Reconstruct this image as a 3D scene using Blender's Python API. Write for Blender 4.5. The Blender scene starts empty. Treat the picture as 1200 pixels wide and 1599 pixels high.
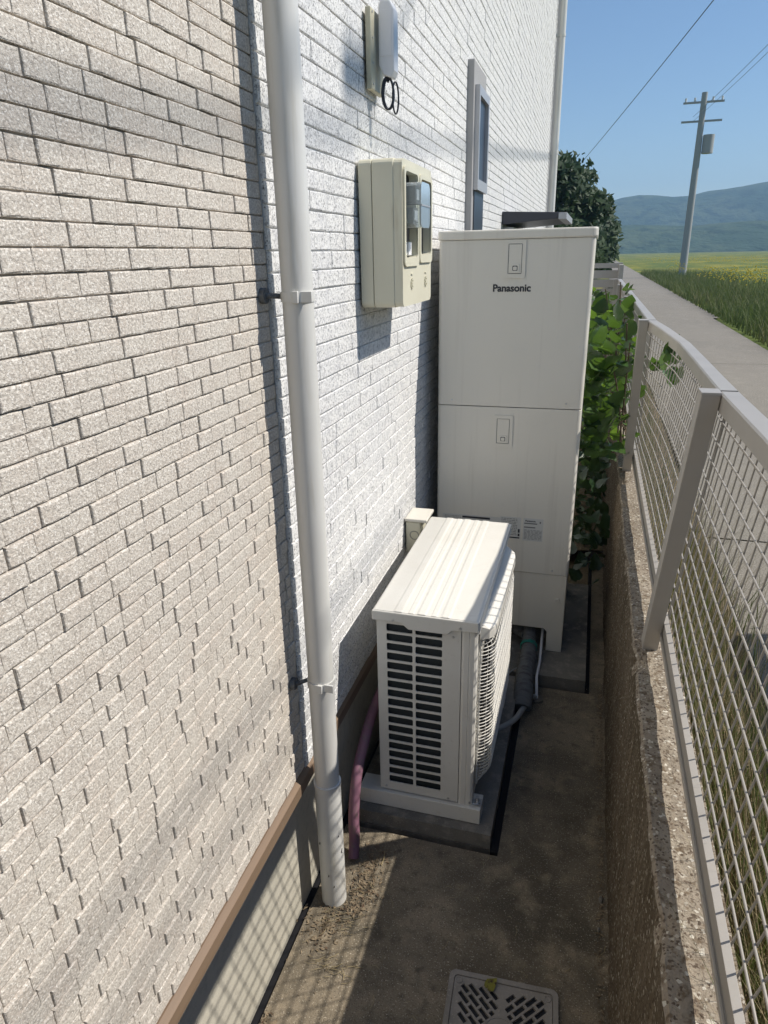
import bpy, bmesh, math, random
import numpy as np
from mathutils import Vector, Matrix
random.seed(7); rng = np.random.default_rng(7)
S = bpy.context.scene
# ------------------------------------------------------------------ camera, world, sun, exposure
F_PX, IMG_W, IMG_H = 1068.3, 1200.0, 1599.0
CAM = Vector((0.683, 0.0, 1.80))
ROT = Matrix(((0.95944605, -0.08119378, 0.269946), (0.2812076, 0.34238347, -0.89649085), (-0.01963557, 0.93604547, 0.35133078)))
cd = bpy.data.cameras.new('camera'); cam = bpy.data.objects.new('camera', cd); S.collection.objects.link(cam)
cam.matrix_world = Matrix.Translation(CAM) @ ROT.to_4x4()
cd.sensor_fit = 'VERTICAL'; cd.sensor_height = 24.0; cd.lens = 24.0 * F_PX / IMG_H
cd.clip_start = 0.02; cd.clip_end = 20000
S.camera = cam
SUN = Vector((1.0, 0.28, 1.16)).normalized()
w = bpy.data.worlds.new('World'); S.world = w; w.use_nodes = True
nt = w.node_tree; bg = nt.nodes['Background']
sk = nt.nodes.new('ShaderNodeTexSky'); sk.sky_type = 'NISHITA'; sk.sun_disc = False
sk.sun_elevation = math.asin(SUN.z); sk.sun_rotation = math.atan2(SUN.x, SUN.y)
sk.altitude = 300; sk.air_density = 1.15; sk.dust_density = 0.1; sk.ozone_density = 5.0
nt.links.new(sk.outputs[0], bg.inputs[0]); bg.inputs[1].default_value = 0.105
sl = bpy.data.lights.new('sun', 'SUN'); sun = bpy.data.objects.new('sun', sl); S.collection.objects.link(sun)
sl.energy = 5.0; sl.angle = math.radians(0.5); sl.color = (1.0, 0.94, 0.86)
sun.rotation_euler = SUN.to_track_quat('Z', 'Y').to_euler(); sun.location = SUN * 30
S.view_settings.view_transform = 'Standard'; S.view_settings.look = 'None'
S.view_settings.exposure = 0.18; S.view_settings.gamma = 1.0; S.view_settings.use_curve_mapping = False
S.render.engine = 'CYCLES'
S.cycles.max_bounces = 8; S.cycles.diffuse_bounces = 4; S.cycles.transparent_max_bounces = 16

def px(p):
    c = ROT.transposed() @ (Vector(p) - CAM)
    if c.z > -0.05: return None
    return (600 + c.x * F_PX / -c.z, 799.5 - c.y * F_PX / -c.z)

# ------------------------------------------------------------------ materials
def mat(name, col, rough=.6, spec=.5, metal=0.0, layers=(), bump=(), coat=0.0):
    """layers: (scale, detail, lo, hi, colour, kind) mixed over the base; bump: (scale, detail, distance, kind)"""
    m = bpy.data.materials.new(name); m.use_nodes = True
    t = m.node_tree; N = t.nodes; L = t.links; b = N['Principled BSDF']
    b.inputs['Roughness'].default_value = rough; b.inputs['Metallic'].default_value = metal
    b.inputs['Specular IOR Level'].default_value = spec; b.inputs['Coat Weight'].default_value = coat
    geo = N.new('ShaderNodeNewGeometry'); src = geo.outputs['Position']
    def tex(scale, detail, kind):
        v = src
        if isinstance(scale, tuple):
            mp = N.new('ShaderNodeMapping'); mp.inputs['Scale'].default_value = scale; L.new(src, mp.inputs[0]); v = mp.outputs[0]; sc = 1.0
        else: sc = scale
        if kind == 'v':
            n = N.new('ShaderNodeTexVoronoi'); n.inputs['Scale'].default_value = sc; L.new(v, n.inputs['Vector']); return n.outputs['Distance']
        if kind == 'c':
            n = N.new('ShaderNodeTexVoronoi'); n.inputs['Scale'].default_value = sc; L.new(v, n.inputs['Vector'])
            s = N.new('ShaderNodeSeparateColor'); L.new(n.outputs['Color'], s.inputs[0]); return s.outputs[0]
        n = N.new('ShaderNodeTexNoise'); n.inputs['Scale'].default_value = sc; n.inputs['Detail'].default_value = detail
        n.inputs['Roughness'].default_value = .6; L.new(v, n.inputs['Vector']); return n.outputs['Fac']
    cur = None
    rgb = N.new('ShaderNodeRGB'); rgb.outputs[0].default_value = (*col, 1); cur = rgb.outputs[0]
    for (scale, detail, lo, hi, c2, kind) in layers:
        f = tex(scale, detail, kind)
        mr = N.new('ShaderNodeMapRange'); mr.inputs['From Min'].default_value = lo; mr.inputs['From Max'].default_value = hi; L.new(f, mr.inputs['Value'])
        mx = N.new('ShaderNodeMix'); mx.data_type = 'RGBA'; L.new(mr.outputs[0], mx.inputs['Factor']); L.new(cur, mx.inputs['A'])
        mx.inputs['B'].default_value = (*c2, 1); cur = mx.outputs['Result']
    L.new(cur, b.inputs['Base Color'])
    prev = None
    for (scale, detail, dist, kind) in bump:
        f = tex(scale, detail, kind); bp = N.new('ShaderNodeBump'); bp.inputs['Distance'].default_value = dist; bp.inputs['Strength'].default_value = 1.0
        L.new(f, bp.inputs['Height'])
        if prev: L.new(prev, bp.inputs['Normal'])
        prev = bp.outputs[0]
    if prev: L.new(prev, b.inputs['Normal'])
    return m
def translucent(m, col, fac):
    t = m.node_tree; N = t.nodes; L = t.links; b = N['Principled BSDF']; o = N['Material Output']
    tr = N.new('ShaderNodeBsdfTranslucent'); tr.inputs[0].default_value = (*col, 1)
    mx = N.new('ShaderNodeMixShader'); mx.inputs[0].default_value = fac
    L.new(b.outputs[0], mx.inputs[1]); L.new(tr.outputs[0], mx.inputs[2]); L.new(mx.outputs[0], o.inputs[0]); return m

M = {}
M['beige'] = mat('beige_siding', (.60, .555, .485), .9, .2, layers=[(2.2, 3, .35, .7, (.55, .505, .44), 'n'), (14, 3, .45, .75, (.55, .485, .415), 'n'), (210, 2, .48, .60, (.42, .38, .33), 'n'), (300, 2, .54, .64, (.76, .72, .65), 'n')],
                 bump=[(240, 3, .0019, 'n'), (620, 1, .0004, 'n')])
M['white'] = mat('white_siding', (.74, .735, .71), .85, .25, layers=[(3, 3, .4, .7, (.72, .72, .71), 'n'), (25, 3, .5, .72, (.62, .62, .62), 'n'), (140, 3, .52, .60, (.46, .46, .46), 'n'), (230, 2, .60, .655, (.13, .13, .13), 'n'), (90, 3, .66, .70, (.16, .16, .16), 'n')],
                 bump=[(70, 4, .0024, 'n'), (260, 2, .0006, 'n')])
M['groove'] = mat('siding_groove', (.54, .48, .41), .95, .1, bump=[(300, 2, .001, 'n')])
M['wgroove'] = mat('white_siding_groove', (.72, .71, .69), .95, .1, bump=[(300, 2, .001, 'n')])
M['concrete_wall'] = mat('foundation_mortar', (.50, .47, .39), .9, .2, layers=[(3, 4, .4, .7, (.42, .40, .33), 'n'), (40, 4, .5, .75, (.38, .36, .30), 'n'), (300, 2, .6, .7, (.62, .59, .50), 'n')], bump=[(60, 4, .001, 'n'), (500, 2, .0004, 'n')])
M['flashing'] = mat('brown_flashing', (.215, .15, .10), .45, .4, layers=[((60, 1.5, 60), 3, .4, .7, (.18, .125, .085), 'n')], bump=[(400, 2, .0001, 'n')])
M['floor'] = mat("passage_concrete", (.235, .195, .14), .95, .15, layers=[(2.1, 4, .42, .60, (.11, .095, .07), 'n'), (9, 5, .50, .70, (.30, .245, .17), 'n'), (30, 4, .52, .7, (.13, .11, .08), 'n'), (220, 3, .6, .68, (.48, .43, .34), 'n'), (330, 2, .58, .68, (.09, .075, .055), 'n')],
                 bump=[(16, 4, .006, 'n'), (180, 3, .002, 'n')])
M['floor_dark'] = mat('dark_concrete', (.13, .115, .095), .92, .2, layers=[(3, 4, .42, .66, (.075, .068, .06), 'n'), (18, 5, .5, .7, (.19, .165, .13), 'n'), (200, 3, .62, .7, (.28, .25, .2), 'n')], bump=[(20, 4, .006, 'n'), (180, 3, .002, 'n')])  # darker concrete for the bed under the pad and the mortar patch
M['pad'] = mat('pad_concrete', (.20, .185, .16), .92, .2, layers=[(4, 4, .42, .66, (.12, .115, .105), 'n'), (25, 4, .5, .7, (.27, .25, .21), 'n'), (240, 3, .62, .7, (.34, .32, .28), 'n')], bump=[(20, 4, .004, 'n'), (220, 3, .0015, 'n')])
M['black'] = mat('black_joint', (.012, .012, .014), .9, .2)
M['curb'] = mat('aggregate_concrete', (.30, .255, .20), .95, .15, layers=[(3, 4, .42, .62, (.235, .20, .155), 'n'), (14, 5, .48, .68, (.36, .315, .25), 'n'), (60, 3, .52, .66, (.17, .13, .09), 'n'), (190, 0, .93, .96, (.46, .42, .35), 'c'), (240, 0, .84, .88, (.13, .1, .075), 'c'), (170, 0, .965, .975, (.58, .54, .46), 'c')],
                bump=[(12, 5, .010, 'n'), (110, 3, .004, 'n'), (280, 3, .0025, 'n')])
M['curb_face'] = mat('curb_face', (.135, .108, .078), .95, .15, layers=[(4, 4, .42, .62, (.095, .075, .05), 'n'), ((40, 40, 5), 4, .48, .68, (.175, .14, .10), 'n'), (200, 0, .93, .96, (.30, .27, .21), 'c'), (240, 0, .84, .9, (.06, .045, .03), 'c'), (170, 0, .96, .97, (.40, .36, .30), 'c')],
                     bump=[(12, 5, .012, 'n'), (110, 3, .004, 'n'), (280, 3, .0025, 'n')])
M['fence'] = mat('fence_aluminium', (.40, .375, .34), .42, .5, metal=.2, layers=[(6, 3, .4, .7, (.36, .34, .31), 'n')])
M['wire'] = mat('fence_wire', (.37, .345, .31), .45, .5, metal=.2)
M['pvc'] = mat('downpipe_pvc', (.66, .655, .62), .38, .45, layers=[(2.5, 3, .4, .75, (.60, .59, .55), 'n'), ((30, 30, 3), 4, .56, .72, (.55, .53, .47), 'n')])
M['scuff'] = mat('black_scuff', (.06, .055, .05), .8)
M['tank'] = mat('tank_paint', (.74, .705, .62), .33, .5, layers=[(1.6, 2, .35, .7, (.70, .67, .59), 'n'), (60, 3, .62, .8, (.66, .64, .58), 'n'), ((22, 22, .9), 4, .55, .8, (.62, .585, .51), 'n')], bump=[(3, 2, .0012, 'n'), (700, 1, .00005, 'n')])
M['hp'] = mat('heat_pump_paint', (.70, .68, .62), .38, .5, layers=[(5, 3, .42, .75, (.655, .63, .565), 'n'), (60, 3, .6, .8, (.60, .575, .51), 'n')])
M['hp_shade'] = mat('guard_plate_shade', (.50, .54, .60), .5, .4)  # blue-grey shade tone of the cream guard top as a colour; unused
M['coil'] = mat('coil_fins', (.02, .028, .032), .5, .5, metal=.3, bump=[((1, 1, 500), 0, .001, 'n')])
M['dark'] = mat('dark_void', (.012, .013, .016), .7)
M['meter'] = mat('meter_box_plastic', (.66, .63, .49), .42, .45, layers=[(6, 3, .4, .75, (.62, .59, .455), 'n'), ((25, 25, 5), 4, .6, .75, (.53, .48, .35), 'n')])
M['white_plastic'] = mat('white_plastic', (.74, .74, .75), .4, .45)
M['beige_plastic'] = mat('beige_base', (.52, .49, .36), .5, .4, layers=[(20, 3, .45, .75, (.42, .39, .29), 'n')])
M['cable_black'] = mat('black_cable', (.015, .016, .022), .35, .5)
M['alu'] = mat('window_aluminium', (.46, .46, .47), .4, .5, metal=.4)
M['winglass'] = mat('dark_window_screen', (.035, .045, .065), .35, .6)
M['trimgrey'] = mat('window_trim', (.34, .335, .33), .7, .3, bump=[(80, 3, .001, 'n')])
M['awning'] = mat('awning_dark', (.055, .055, .065), .45, .4)
M['pink'] = mat('pink_hose', (.27, .13, .18), .55, .35, layers=[(8, 3, .4, .7, (.21, .11, .15), 'n'), (60, 3, .55, .7, (.22, .15, .15), 'n')])
M['grey_hose'] = mat('grey_conduit', (.36, .36, .34), .5, .4)
M['insul'] = mat('grey_pipe_wrap', (.15, .155, .155), .75, .3, layers=[((20, 60, 20), 4, .5, .65, (.09, .09, .09), 'n')], bump=[((18, 45, 18), 4, .016, 'n')])
M['green'] = mat('green_tape', (.03, .26, .20), .6, .3)
M['steel'] = mat('zinc_steel', (.55, .56, .57), .35, .5, metal=.8)
M['ink'] = mat('dark_ink', (.02, .022, .03), .5)
M['ink_grey'] = mat('grey_ink', (.16, .16, .16), .6)
M['sticker'] = mat('sticker', (.60, .60, .57), .35)
M['drain'] = mat('drain_cover_plastic', (.30, .275, .245), .75, .3, layers=[(12, 4, .45, .7, (.22, .20, .17), 'n'), (150, 3, .58, .7, (.38, .34, .28), 'n')], bump=[(200, 3, .0006, 'n')])
M['road'] = mat('road_concrete', (.245, .225, .19), .95, .15, layers=[(.6, 4, .4, .7, (.21, .195, .165), 'n'), (6, 5, .5, .7, (.27, .25, .21), 'n'), (110, 2, .55, .66, (.15, .135, .115), 'n'), (180, 2, .62, .7, (.42, .39, .35), 'n')], bump=[(90, 3, .006, 'n')])
M['soil'] = mat('dry_soil', (.17, .135, .09), .95, .1, layers=[(6, 5, .45, .65, (.10, .085, .05), 'n'), (60, 3, .55, .7, (.25, .21, .14), 'n')], bump=[(20, 5, .02, 'n')])
M['meadow'] = mat('meadow', (.12, .155, .04), .95, .1, layers=[(.22, 4, .48, .6, (.30, .27, .05), 'n'), (1.2, 5, .5, .66, (.075, .12, .03), 'n'), (.05, 3, .55, .7, (.22, .20, .07), 'n')], bump=[(3, 5, .2, 'n')])
M['hill'] = mat('wooded_hill', (.05, .085, .05), .95, .1, layers=[(.02, 5, .45, .6, (.08, .11, .06), 'n'), (.12, 4, .5, .62, (.035, .06, .035), 'n')], bump=[(.09, 5, 3, 'n')])
M['bark'] = mat('bark', (.13, .10, .07), .95, .1, bump=[(30, 4, .01, 'n')])
M['leaf'] = translucent(mat('vine_leaf', (.045, .10, .028), .36, .55, layers=[(9, 3, .42, .62, (.075, .14, .03), 'n'), (18, 3, .58, .66, (.025, .06, .02), 'n')], bump=[(90, 3, .002, 'n')]), (.14, .26, .03), .25)
M['leaf2'] = translucent(mat('tree_leaf', (.03, .06, .025), .6, .3, layers=[(1.4, 3, .42, .65, (.05, .085, .03), 'n')]), (.08, .14, .03), .25)
M['grass'] = translucent(mat('green_grass', (.075, .11, .03), .7, .2, layers=[(7, 3, .4, .65, (.12, .13, .045), 'n'), (1.1, 4, .48, .62, (.19, .17, .075), 'n')]), (.13, .19, .04), .25)
M['straw'] = mat('dry_grass', (.33, .27, .16), .8, .2, layers=[(12, 3, .4, .7, (.30, .24, .13), 'n')])
M['litter'] = mat('dry_leaf_litter', (.15, .115, .075), .9, .1, layers=[(60, 2, .4, .6, (.27, .215, .145), 'n'), (90, 2, .55, .7, (.10, .06, .04), 'n')])
M['yellow'] = mat('yellow_flower', (.62, .50, .04), .7, .2)
M['pole'] = mat('pole_concrete', (.36, .37, .37), .85, .2)
M['roof'] = mat('roof_slate', (.08, .08, .085), .7, .3)
M['block'] = mat('added_block_wall', (.36, .35, .32), .9, .2, layers=[(5, 4, .45, .65, (.29, .28, .26), 'n')], bump=[(80, 3, .002, 'n')])
mg = bpy.data.materials.new('meter_glass'); mg.use_nodes = True
b = mg.node_tree.nodes['Principled BSDF']; b.inputs['Base Color'].default_value = (.82, .9, .9, 1); b.inputs['Roughness'].default_value = .12
b.inputs['Transmission Weight'].default_value = .75; b.inputs['IOR'].default_value = 1.3
M['glass'] = mg

# ------------------------------------------------------------------ mesh helpers (world coordinates; part() shifts them to the thing's base)
class MB:
    def __init__(s): s.v = []; s.f = []; s.sm = []
    def add(s, vs, fs, smooth=False):
        o = len(s.v); s.v += [tuple(v) for v in vs]; s.f += [tuple(i + o for i in f) for f in fs]; s.sm += [smooth] * len(fs); return s
    def box(s, x0, x1, y0, y1, z0, z1):
        vs = [(x, y, z) for x in (x0, x1) for y in (y0, y1) for z in (z0, z1)]
        return s.add(vs, [(0, 1, 3, 2), (4, 6, 7, 5), (0, 4, 5, 1), (2, 3, 7, 6), (0, 2, 6, 4), (1, 5, 7, 3)])
    def prism(s, prof, a0, a1, axis='y', smooth=False):
        """prof: list of 2D points; axis y -> (x,z), axis z -> (x,y), axis x -> (y,z)"""
        def P(p, a): return {'y': (p[0], a, p[1]), 'z': (p[0], p[1], a), 'x': (a, p[0], p[1])}[axis]
        n = len(prof); vs = [P(p, a0) for p in prof] + [P(p, a1) for p in prof]
        fs = [(i, (i + 1) % n, n + (i + 1) % n, n + i) for i in range(n)]
        s.add(vs, fs, smooth)
        if smooth: s.add(vs[:n], [tuple(range(n))[::-1]]); s.add(vs[n:], [tuple(range(n))]); return s
        o = len(s.v) - 2 * n; s.f += [tuple(o + i for i in range(n))[::-1], tuple(o + n + i for i in range(n))]; s.sm += [False, False]; return s
    def tube(s, pts, r, n=8, caps=True, rads=None):
        pts = [Vector(p) for p in pts]; rings = []; up = None
        for i, p in enumerate(pts):
            d = (pts[min(i + 1, len(pts) - 1)] - pts[max(i - 1, 0)]).normalized()
            if up is None: up = Vector((0, 0, 1)) if abs(d.z) < .9 else Vector((1, 0, 0))
            a = d.cross(up).normalized(); bb = a.cross(d).normalized(); up = bb
            rr = rads[i] if rads else r
            rings.append([p + (a * math.cos(t) + bb * math.sin(t)) * rr for t in [2 * math.pi * k / n for k in range(n)]])
        vs = [q for rg in rings for q in rg]; fs = []
        for i in range(len(rings) - 1):
            for k in range(n): fs.append((i * n + k, i * n + (k + 1) % n, (i + 1) * n + (k + 1) % n, (i + 1) * n + k))
        s.add(vs, fs, True)
        if caps:
            s.add(rings[0], [tuple(range(n))[::-1]]); s.add(rings[-1], [tuple(range(n))])
        return s
    def cyl(s, c, d, r, h, n=20):
        c = Vector(c); d = Vector(d).normalized(); return s.tube([c, c + d * h], r, n)
def rrect(x0, x1, y0, y1, r, n=4):
    out = []
    for (cx, cy, a0) in ((x1 - r, y1 - r, 0), (x0 + r, y1 - r, 90), (x0 + r, y0 + r, 180), (x1 - r, y0 + r, 270)):
        for k in range(n + 1):
            a = math.radians(a0 + 90 * k / n); out.append((cx + r * math.cos(a), cy + r * math.sin(a)))
    return out
COL = S.collection
def finish(name, me, material, parent=None, base=(0, 0, 0), bevel=0):
    o = bpy.data.objects.new(name, me); COL.objects.link(o)
    if material is not None and len(me.materials) == 0: me.materials.append(material)
    if parent is not None: o.parent = parent
    if bevel:
        md = o.modifiers.new('bevel', 'BEVEL'); md.width = bevel; md.segments = 2; md.limit_method = 'ANGLE'; md.angle_limit = math.radians(35)
        for p in me.polygons: p.use_smooth = False
    return o
def build(name, mb, material, parent=None, bevel=0):
    base = world_base(parent)
    me = bpy.data.meshes.new(name)
    me.from_pydata([(v[0] - base[0], v[1] - base[1], v[2] - base[2]) for v in mb.v], [], mb.f); me.update()
    bm = bmesh.new(); bm.from_mesh(me); bmesh.ops.recalc_face_normals(bm, faces=bm.faces); bm.to_mesh(me); bm.free()
    if len(me.polygons) == len(mb.sm): me.polygons.foreach_set('use_smooth', mb.sm)
    return finish(name, me, material, parent, bevel=bevel)
def world_base(o):
    b = Vector((0, 0, 0))
    while o is not None: b += Vector(o.location); o = o.parent
    return b
def tag(o, label=None, cat=None, group=None, kind=None):
    if label: o['label'] = label
    if cat: o['category'] = cat
    if group: o['group'] = group
    if kind: o['kind'] = kind
    return o
def thing(name, label, cat, loc=(0, 0, 0), group=None):
    o = bpy.data.objects.new(name, None); COL.objects.link(o); o.location = loc; o.empty_display_size = .1
    return tag(o, label, cat, group)
def share(name, me, parent, loc, scale=(1, 1, 1), rot=(0, 0, 0)):
    o = bpy.data.objects.new(name, me); COL.objects.link(o); o.parent = parent
    o.location = Vector(loc) - world_base(parent); o.scale = scale; o.rotation_euler = rot; return o
def plate(name, outline, holes, thick, mtx, material, parent, bevel=0):
    """flat plate with real holes: 2D curve filled and extruded, then placed by mtx (local xy -> world)"""
    cu = bpy.data.curves.new(name, 'CURVE'); cu.dimensions = '2D'; cu.fill_mode = 'BOTH'; cu.extrude = thick / 2
    for loop in [outline] + list(holes):
        sp = cu.splines.new('POLY'); sp.points.add(len(loop) - 1)
        for i, p in enumerate(loop): sp.points[i].co = (p[0], p[1], 0, 1)
        sp.use_cyclic_u = True
    tmp = bpy.data.objects.new(name, cu); COL.objects.link(tmp)
    dg = bpy.context.evaluated_depsgraph_get(); me = bpy.data.meshes.new_from_object(tmp.evaluated_get(dg))
    bpy.data.objects.remove(tmp); bpy.data.curves.remove(cu)
    base = world_base(parent); me.transform(Matrix.Translation(-base) @ mtx); me.name = name; me.materials.clear()
    return finish(name, me, material, parent, bevel=bevel)
def text(name, body, size, mtx, material, parent, offset=0.0, ext=.0004, xs=1.0):
    cu = bpy.data.curves.new(name, 'FONT'); cu.body = body; cu.size = size; cu.extrude = ext; cu.offset = offset; cu.align_x = 'CENTER'; cu.align_y = 'CENTER'
    tmp = bpy.data.objects.new(name, cu); COL.objects.link(tmp)
    dg = bpy.context.evaluated_depsgraph_get(); me = bpy.data.meshes.new_from_object(tmp.evaluated_get(dg))
    bpy.data.objects.remove(tmp); bpy.data.curves.remove(cu)
    me.transform(Matrix.Translation(-world_base(parent)) @ mtx @ Matrix.Diagonal((xs, 1, 1, 1))); me.materials.clear()
    return finish(name, me, material, parent)
# local (a,b) -> world planes
def on_y(y): return Matrix(((1, 0, 0, 0), (0, 0, -1, y), (0, 1, 0, 0), (0, 0, 0, 1)))      # a=x b=z, normal -y
def on_x(x): return Matrix(((0, 0, 1, x), (1, 0, 0, 0), (0, 1, 0, 0), (0, 0, 0, 1)))       # a=y b=z, normal +x
def on_z(z): return Matrix.Translation((0, 0, z))

# ------------------------------------------------------------------ ground, road, passage
def grid(x0, x1, y0, y1, nx, ny, zf):
    mb = MB(); vs = []
    for j in range(ny + 1):
        for i in range(nx + 1):
            x = x0 + (x1 - x0) * i / nx; y = y0 + (y1 - y0) * j / ny; vs.append((x, y, zf(x, y)))
    fs = [(j * (nx + 1) + i, j * (nx + 1) + i + 1, (j + 1) * (nx + 1) + i + 1, (j + 1) * (nx + 1) + i) for j in range(ny) for i in range(nx)]
    return mb.add(vs, fs, True)
from mathutils import noise as mn
RZ = .45
# ground sheet with a sunken passage: far sheets around it
gm = MB()
for (a, b_, c, d) in ((1.0, 900, -150, 900), (-900, -6.0, -150, 900), (-6.0, 1.0, 12.0, 900), (-6.0, 1.0, -150, -8.0)):
    gm.add([(a, c, RZ - .03), (b_, c, RZ - .03), (b_, d, RZ - .03), (a, d, RZ - .03)], [(0, 1, 2, 3)])
tag(build('ground', gm, M['meadow']), kind='structure')
fz = lambda x, y: .0025 * mn.noise(Vector((x * 3, y * 3, 0))) + .0012 * mn.noise(Vector((x * 22, y * 22, 1)))
tag(build('subsoil', grid(-.1, .9, -8, 12, 4, 40, lambda x, y: -.10), M['soil']), kind='structure')
pf = MB()
for (x0, x1, y0, y1) in ((.022, .868, -3, 1.68), (.53, .868, 1.68, 2.64), (.80, .868, 2.64, 4.2)):
    g = grid(x0, x1, y0, y1, max(2, int((x1 - x0) / .03)), int((y1 - y0) / .03), fz)
    pf.add(g.v, g.f, True)
    pf.add([(x0, y0, 0), (x1, y0, 0), (x1, y1, 0), (x0, y1, 0), (x0, y0, -.09), (x1, y0, -.09), (x1, y1, -.09), (x0, y1, -.09)], [(0, 1, 5, 4), (1, 2, 6, 5), (2, 3, 7, 6), (3, 0, 4, 7)])
tag(build('passage_floor', pf, M['floor']), kind='structure')
g = grid(.022, .868, 4.2, 12, 12, 80, lambda x, y: .01 + .03 * mn.noise(Vector((x * 4, y * 4, 0)))); tag(build('passage_soil', g, M['soil']), kind='structure')
g = grid(.022, .50, 1.70, 2.62, 14, 30, lambda x, y: .002 * mn.noise(Vector((x * 12, y * 12, 0)))); tag(build('passage_bed', g, M['floor_dark']), kind='structure')
jt = MB()
jt.box(-.001, .021, -3, 4.2, -.05, -.006); jt.box(.505, .529, 1.69, 2.64, -.05, .004); jt.box(.782, .799, 2.64, 4.2, -.05, .002)
tag(build('joint_filler', jt, M['black']), kind='structure')
# retaining kerb beside the passage
def curb():
    x0, x1, zt = .862, .985, .738
    prof = []
    for k in range(17): prof.append((x0 + .008 * (k / 16), zt * k / 16, 0))
    r = .012
    top = [(x0 + .010 + (x1 - x0 - .01) * k / 12, zt) for k in range(13)]
    pts = [(x0 - .004, -.08)] + [(a, b_) for a, b_, _ in prof[:-1]] + [(x0 + .008, zt - .008)] + [(x0 + .014, zt)] + top[1:] + [(x1, .3)]
    ys = [-3 + k * .06 for k in range(50)] + [0 + k * .022 for k in range(273)] + [6 + k * .1 for k in range(61)]
    vs = []; n = len(pts)
    for y in ys:
        for (x, z) in pts:
            q = Vector((x * 9, y * 5, z * 9)); edge = math.exp(-(((x - x0 - .012) / .02) ** 2 + ((z - zt) / .02) ** 2))
            d = .006 * mn.noise(q) + .004 * mn.noise(q * 3.7) + .0025 * mn.noise(q * 11)
            ch = edge * max(0, mn.noise(Vector((y * 6, 3, 1))) - .15) * .035
            vs.append((x - d * (1 if z < zt - .001 and z > -.05 else .2) + ch, y, z + (d * .7 if z > .7 else 0) - ch * 1.2 + (.010 * mn.noise(Vector((y * .8, 0, 5))) if z > .6 else 0)))
    fs = [(j * n + i, j * n + i + 1, (j + 1) * n + i + 1, (j + 1) * n + i) for j in range(len(ys) - 1) for i in range(n - 1)]
    mb = MB(); mb.add(vs, fs, False)
    return mb, n
cm, _ = curb()
kerb = build('retaining_kerb', cm, M['curb'])
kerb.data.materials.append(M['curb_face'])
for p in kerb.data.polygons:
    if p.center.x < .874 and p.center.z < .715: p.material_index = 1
tag(kerb, 'rough brown exposed-aggregate concrete kerb wall under the mesh fence', 'kerb wall')
# road beyond the fence: separate slabs with joints
for (y0, y1) in ((-4, 3.475), (3.49, 9.5), (9.515, 16), (16.015, 60), (60.015, 400)):
    rd = grid(1.32, 1.32 + 1.75 if y1 < 20 else 3.2, y0, y1, 10, 30, lambda x, y: RZ - .004 + .003 * mn.noise(Vector((x * 2, y * 2, 0))))
    tag(build('road', rd, M['road']), kind='structure')
tag(build('verge_soil', grid(.97, 1.33, -4, 30, 4, 60, lambda x, y: RZ - .01 + .02 * mn.noise(Vector((x * 5, y * 5, 0)))), M['soil']), kind='structure')
# hills
def ridge(name, y, h, wd, seed, x0=-400, x1=700):
    mb = MB(); n = 90; vs = []
    for j in range(9):
        for i in range(n + 1):
            x = x0 + (x1 - x0) * i / n; t = j / 8
            hh = h * (0.62 + .38 * mn.noise(Vector((x / 130, seed, 0))) + .12 * mn.noise(Vector((x / 32, seed, 3))))
            vs.append((x, y + wd * (t - .5), RZ + hh * math.sin(math.pi * min(1, t * 1.0)) * (1 + .1 * mn.noise(Vector((x / 24, t * 4, seed))))))
    mb.add(vs, [(j * (n + 1) + i, j * (n + 1) + i + 1, (j + 1) * (n + 1) + i + 1, (j + 1) * (n + 1) + i) for j in range(8) for i in range(n)], True)
    return tag(build(name, mb, M['hill']), kind='structure')
ridge('hills', 620, 62, 220, 2.3)
ridge('hills', 360, 17, 110, 7.7)

# ------------------------------------------------------------------ house
house = thing('house', 'house side wall of beige and white split-face brick siding along the left of the passage', 'house', (0, 0, 0))
fo = MB(); fo.box(-.3, 0, -3, 9.7, -.1, .43); build('foundation', fo, M['concrete_wall'], house)
fl = MB(); fl.prism([(-.02, .462), (.010, .462), (.022, .450), (.022, .414), (.019, .414), (.019, .408), (-.02, .408)], -3, 9.7)
build('flashing', fl, M['flashing'], house)
bw = MB(); bw.box(-.3, .004, -3, 1.410, .435, 5.8); beige = build('beige_siding', bw, M['groove'], house)
beige['label'] = 'beige grainy brick siding left of the downpipe'
YW0, YW1 = 1.412, 9.62
ww = MB(); ww.box(-.28, .0118, YW0, YW1, .435, 5.8); white = build('white_siding', ww, M['wgroove'], house)
white['label'] = 'white speckled brick siding right of the downpipe'
bd = MB(); bd.box(-6, -.3, -3, 9.6, .0, 5.8); build('house_body', bd, M['white'], house)
rf = MB(); rf.prism([(-6.4, 5.8), (.25, 5.8), (.25, 5.95), (-3, 7.6), (-6.4, 5.95)], -3.3, 9.9); build('roof', rf, M['roof'], house)

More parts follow.
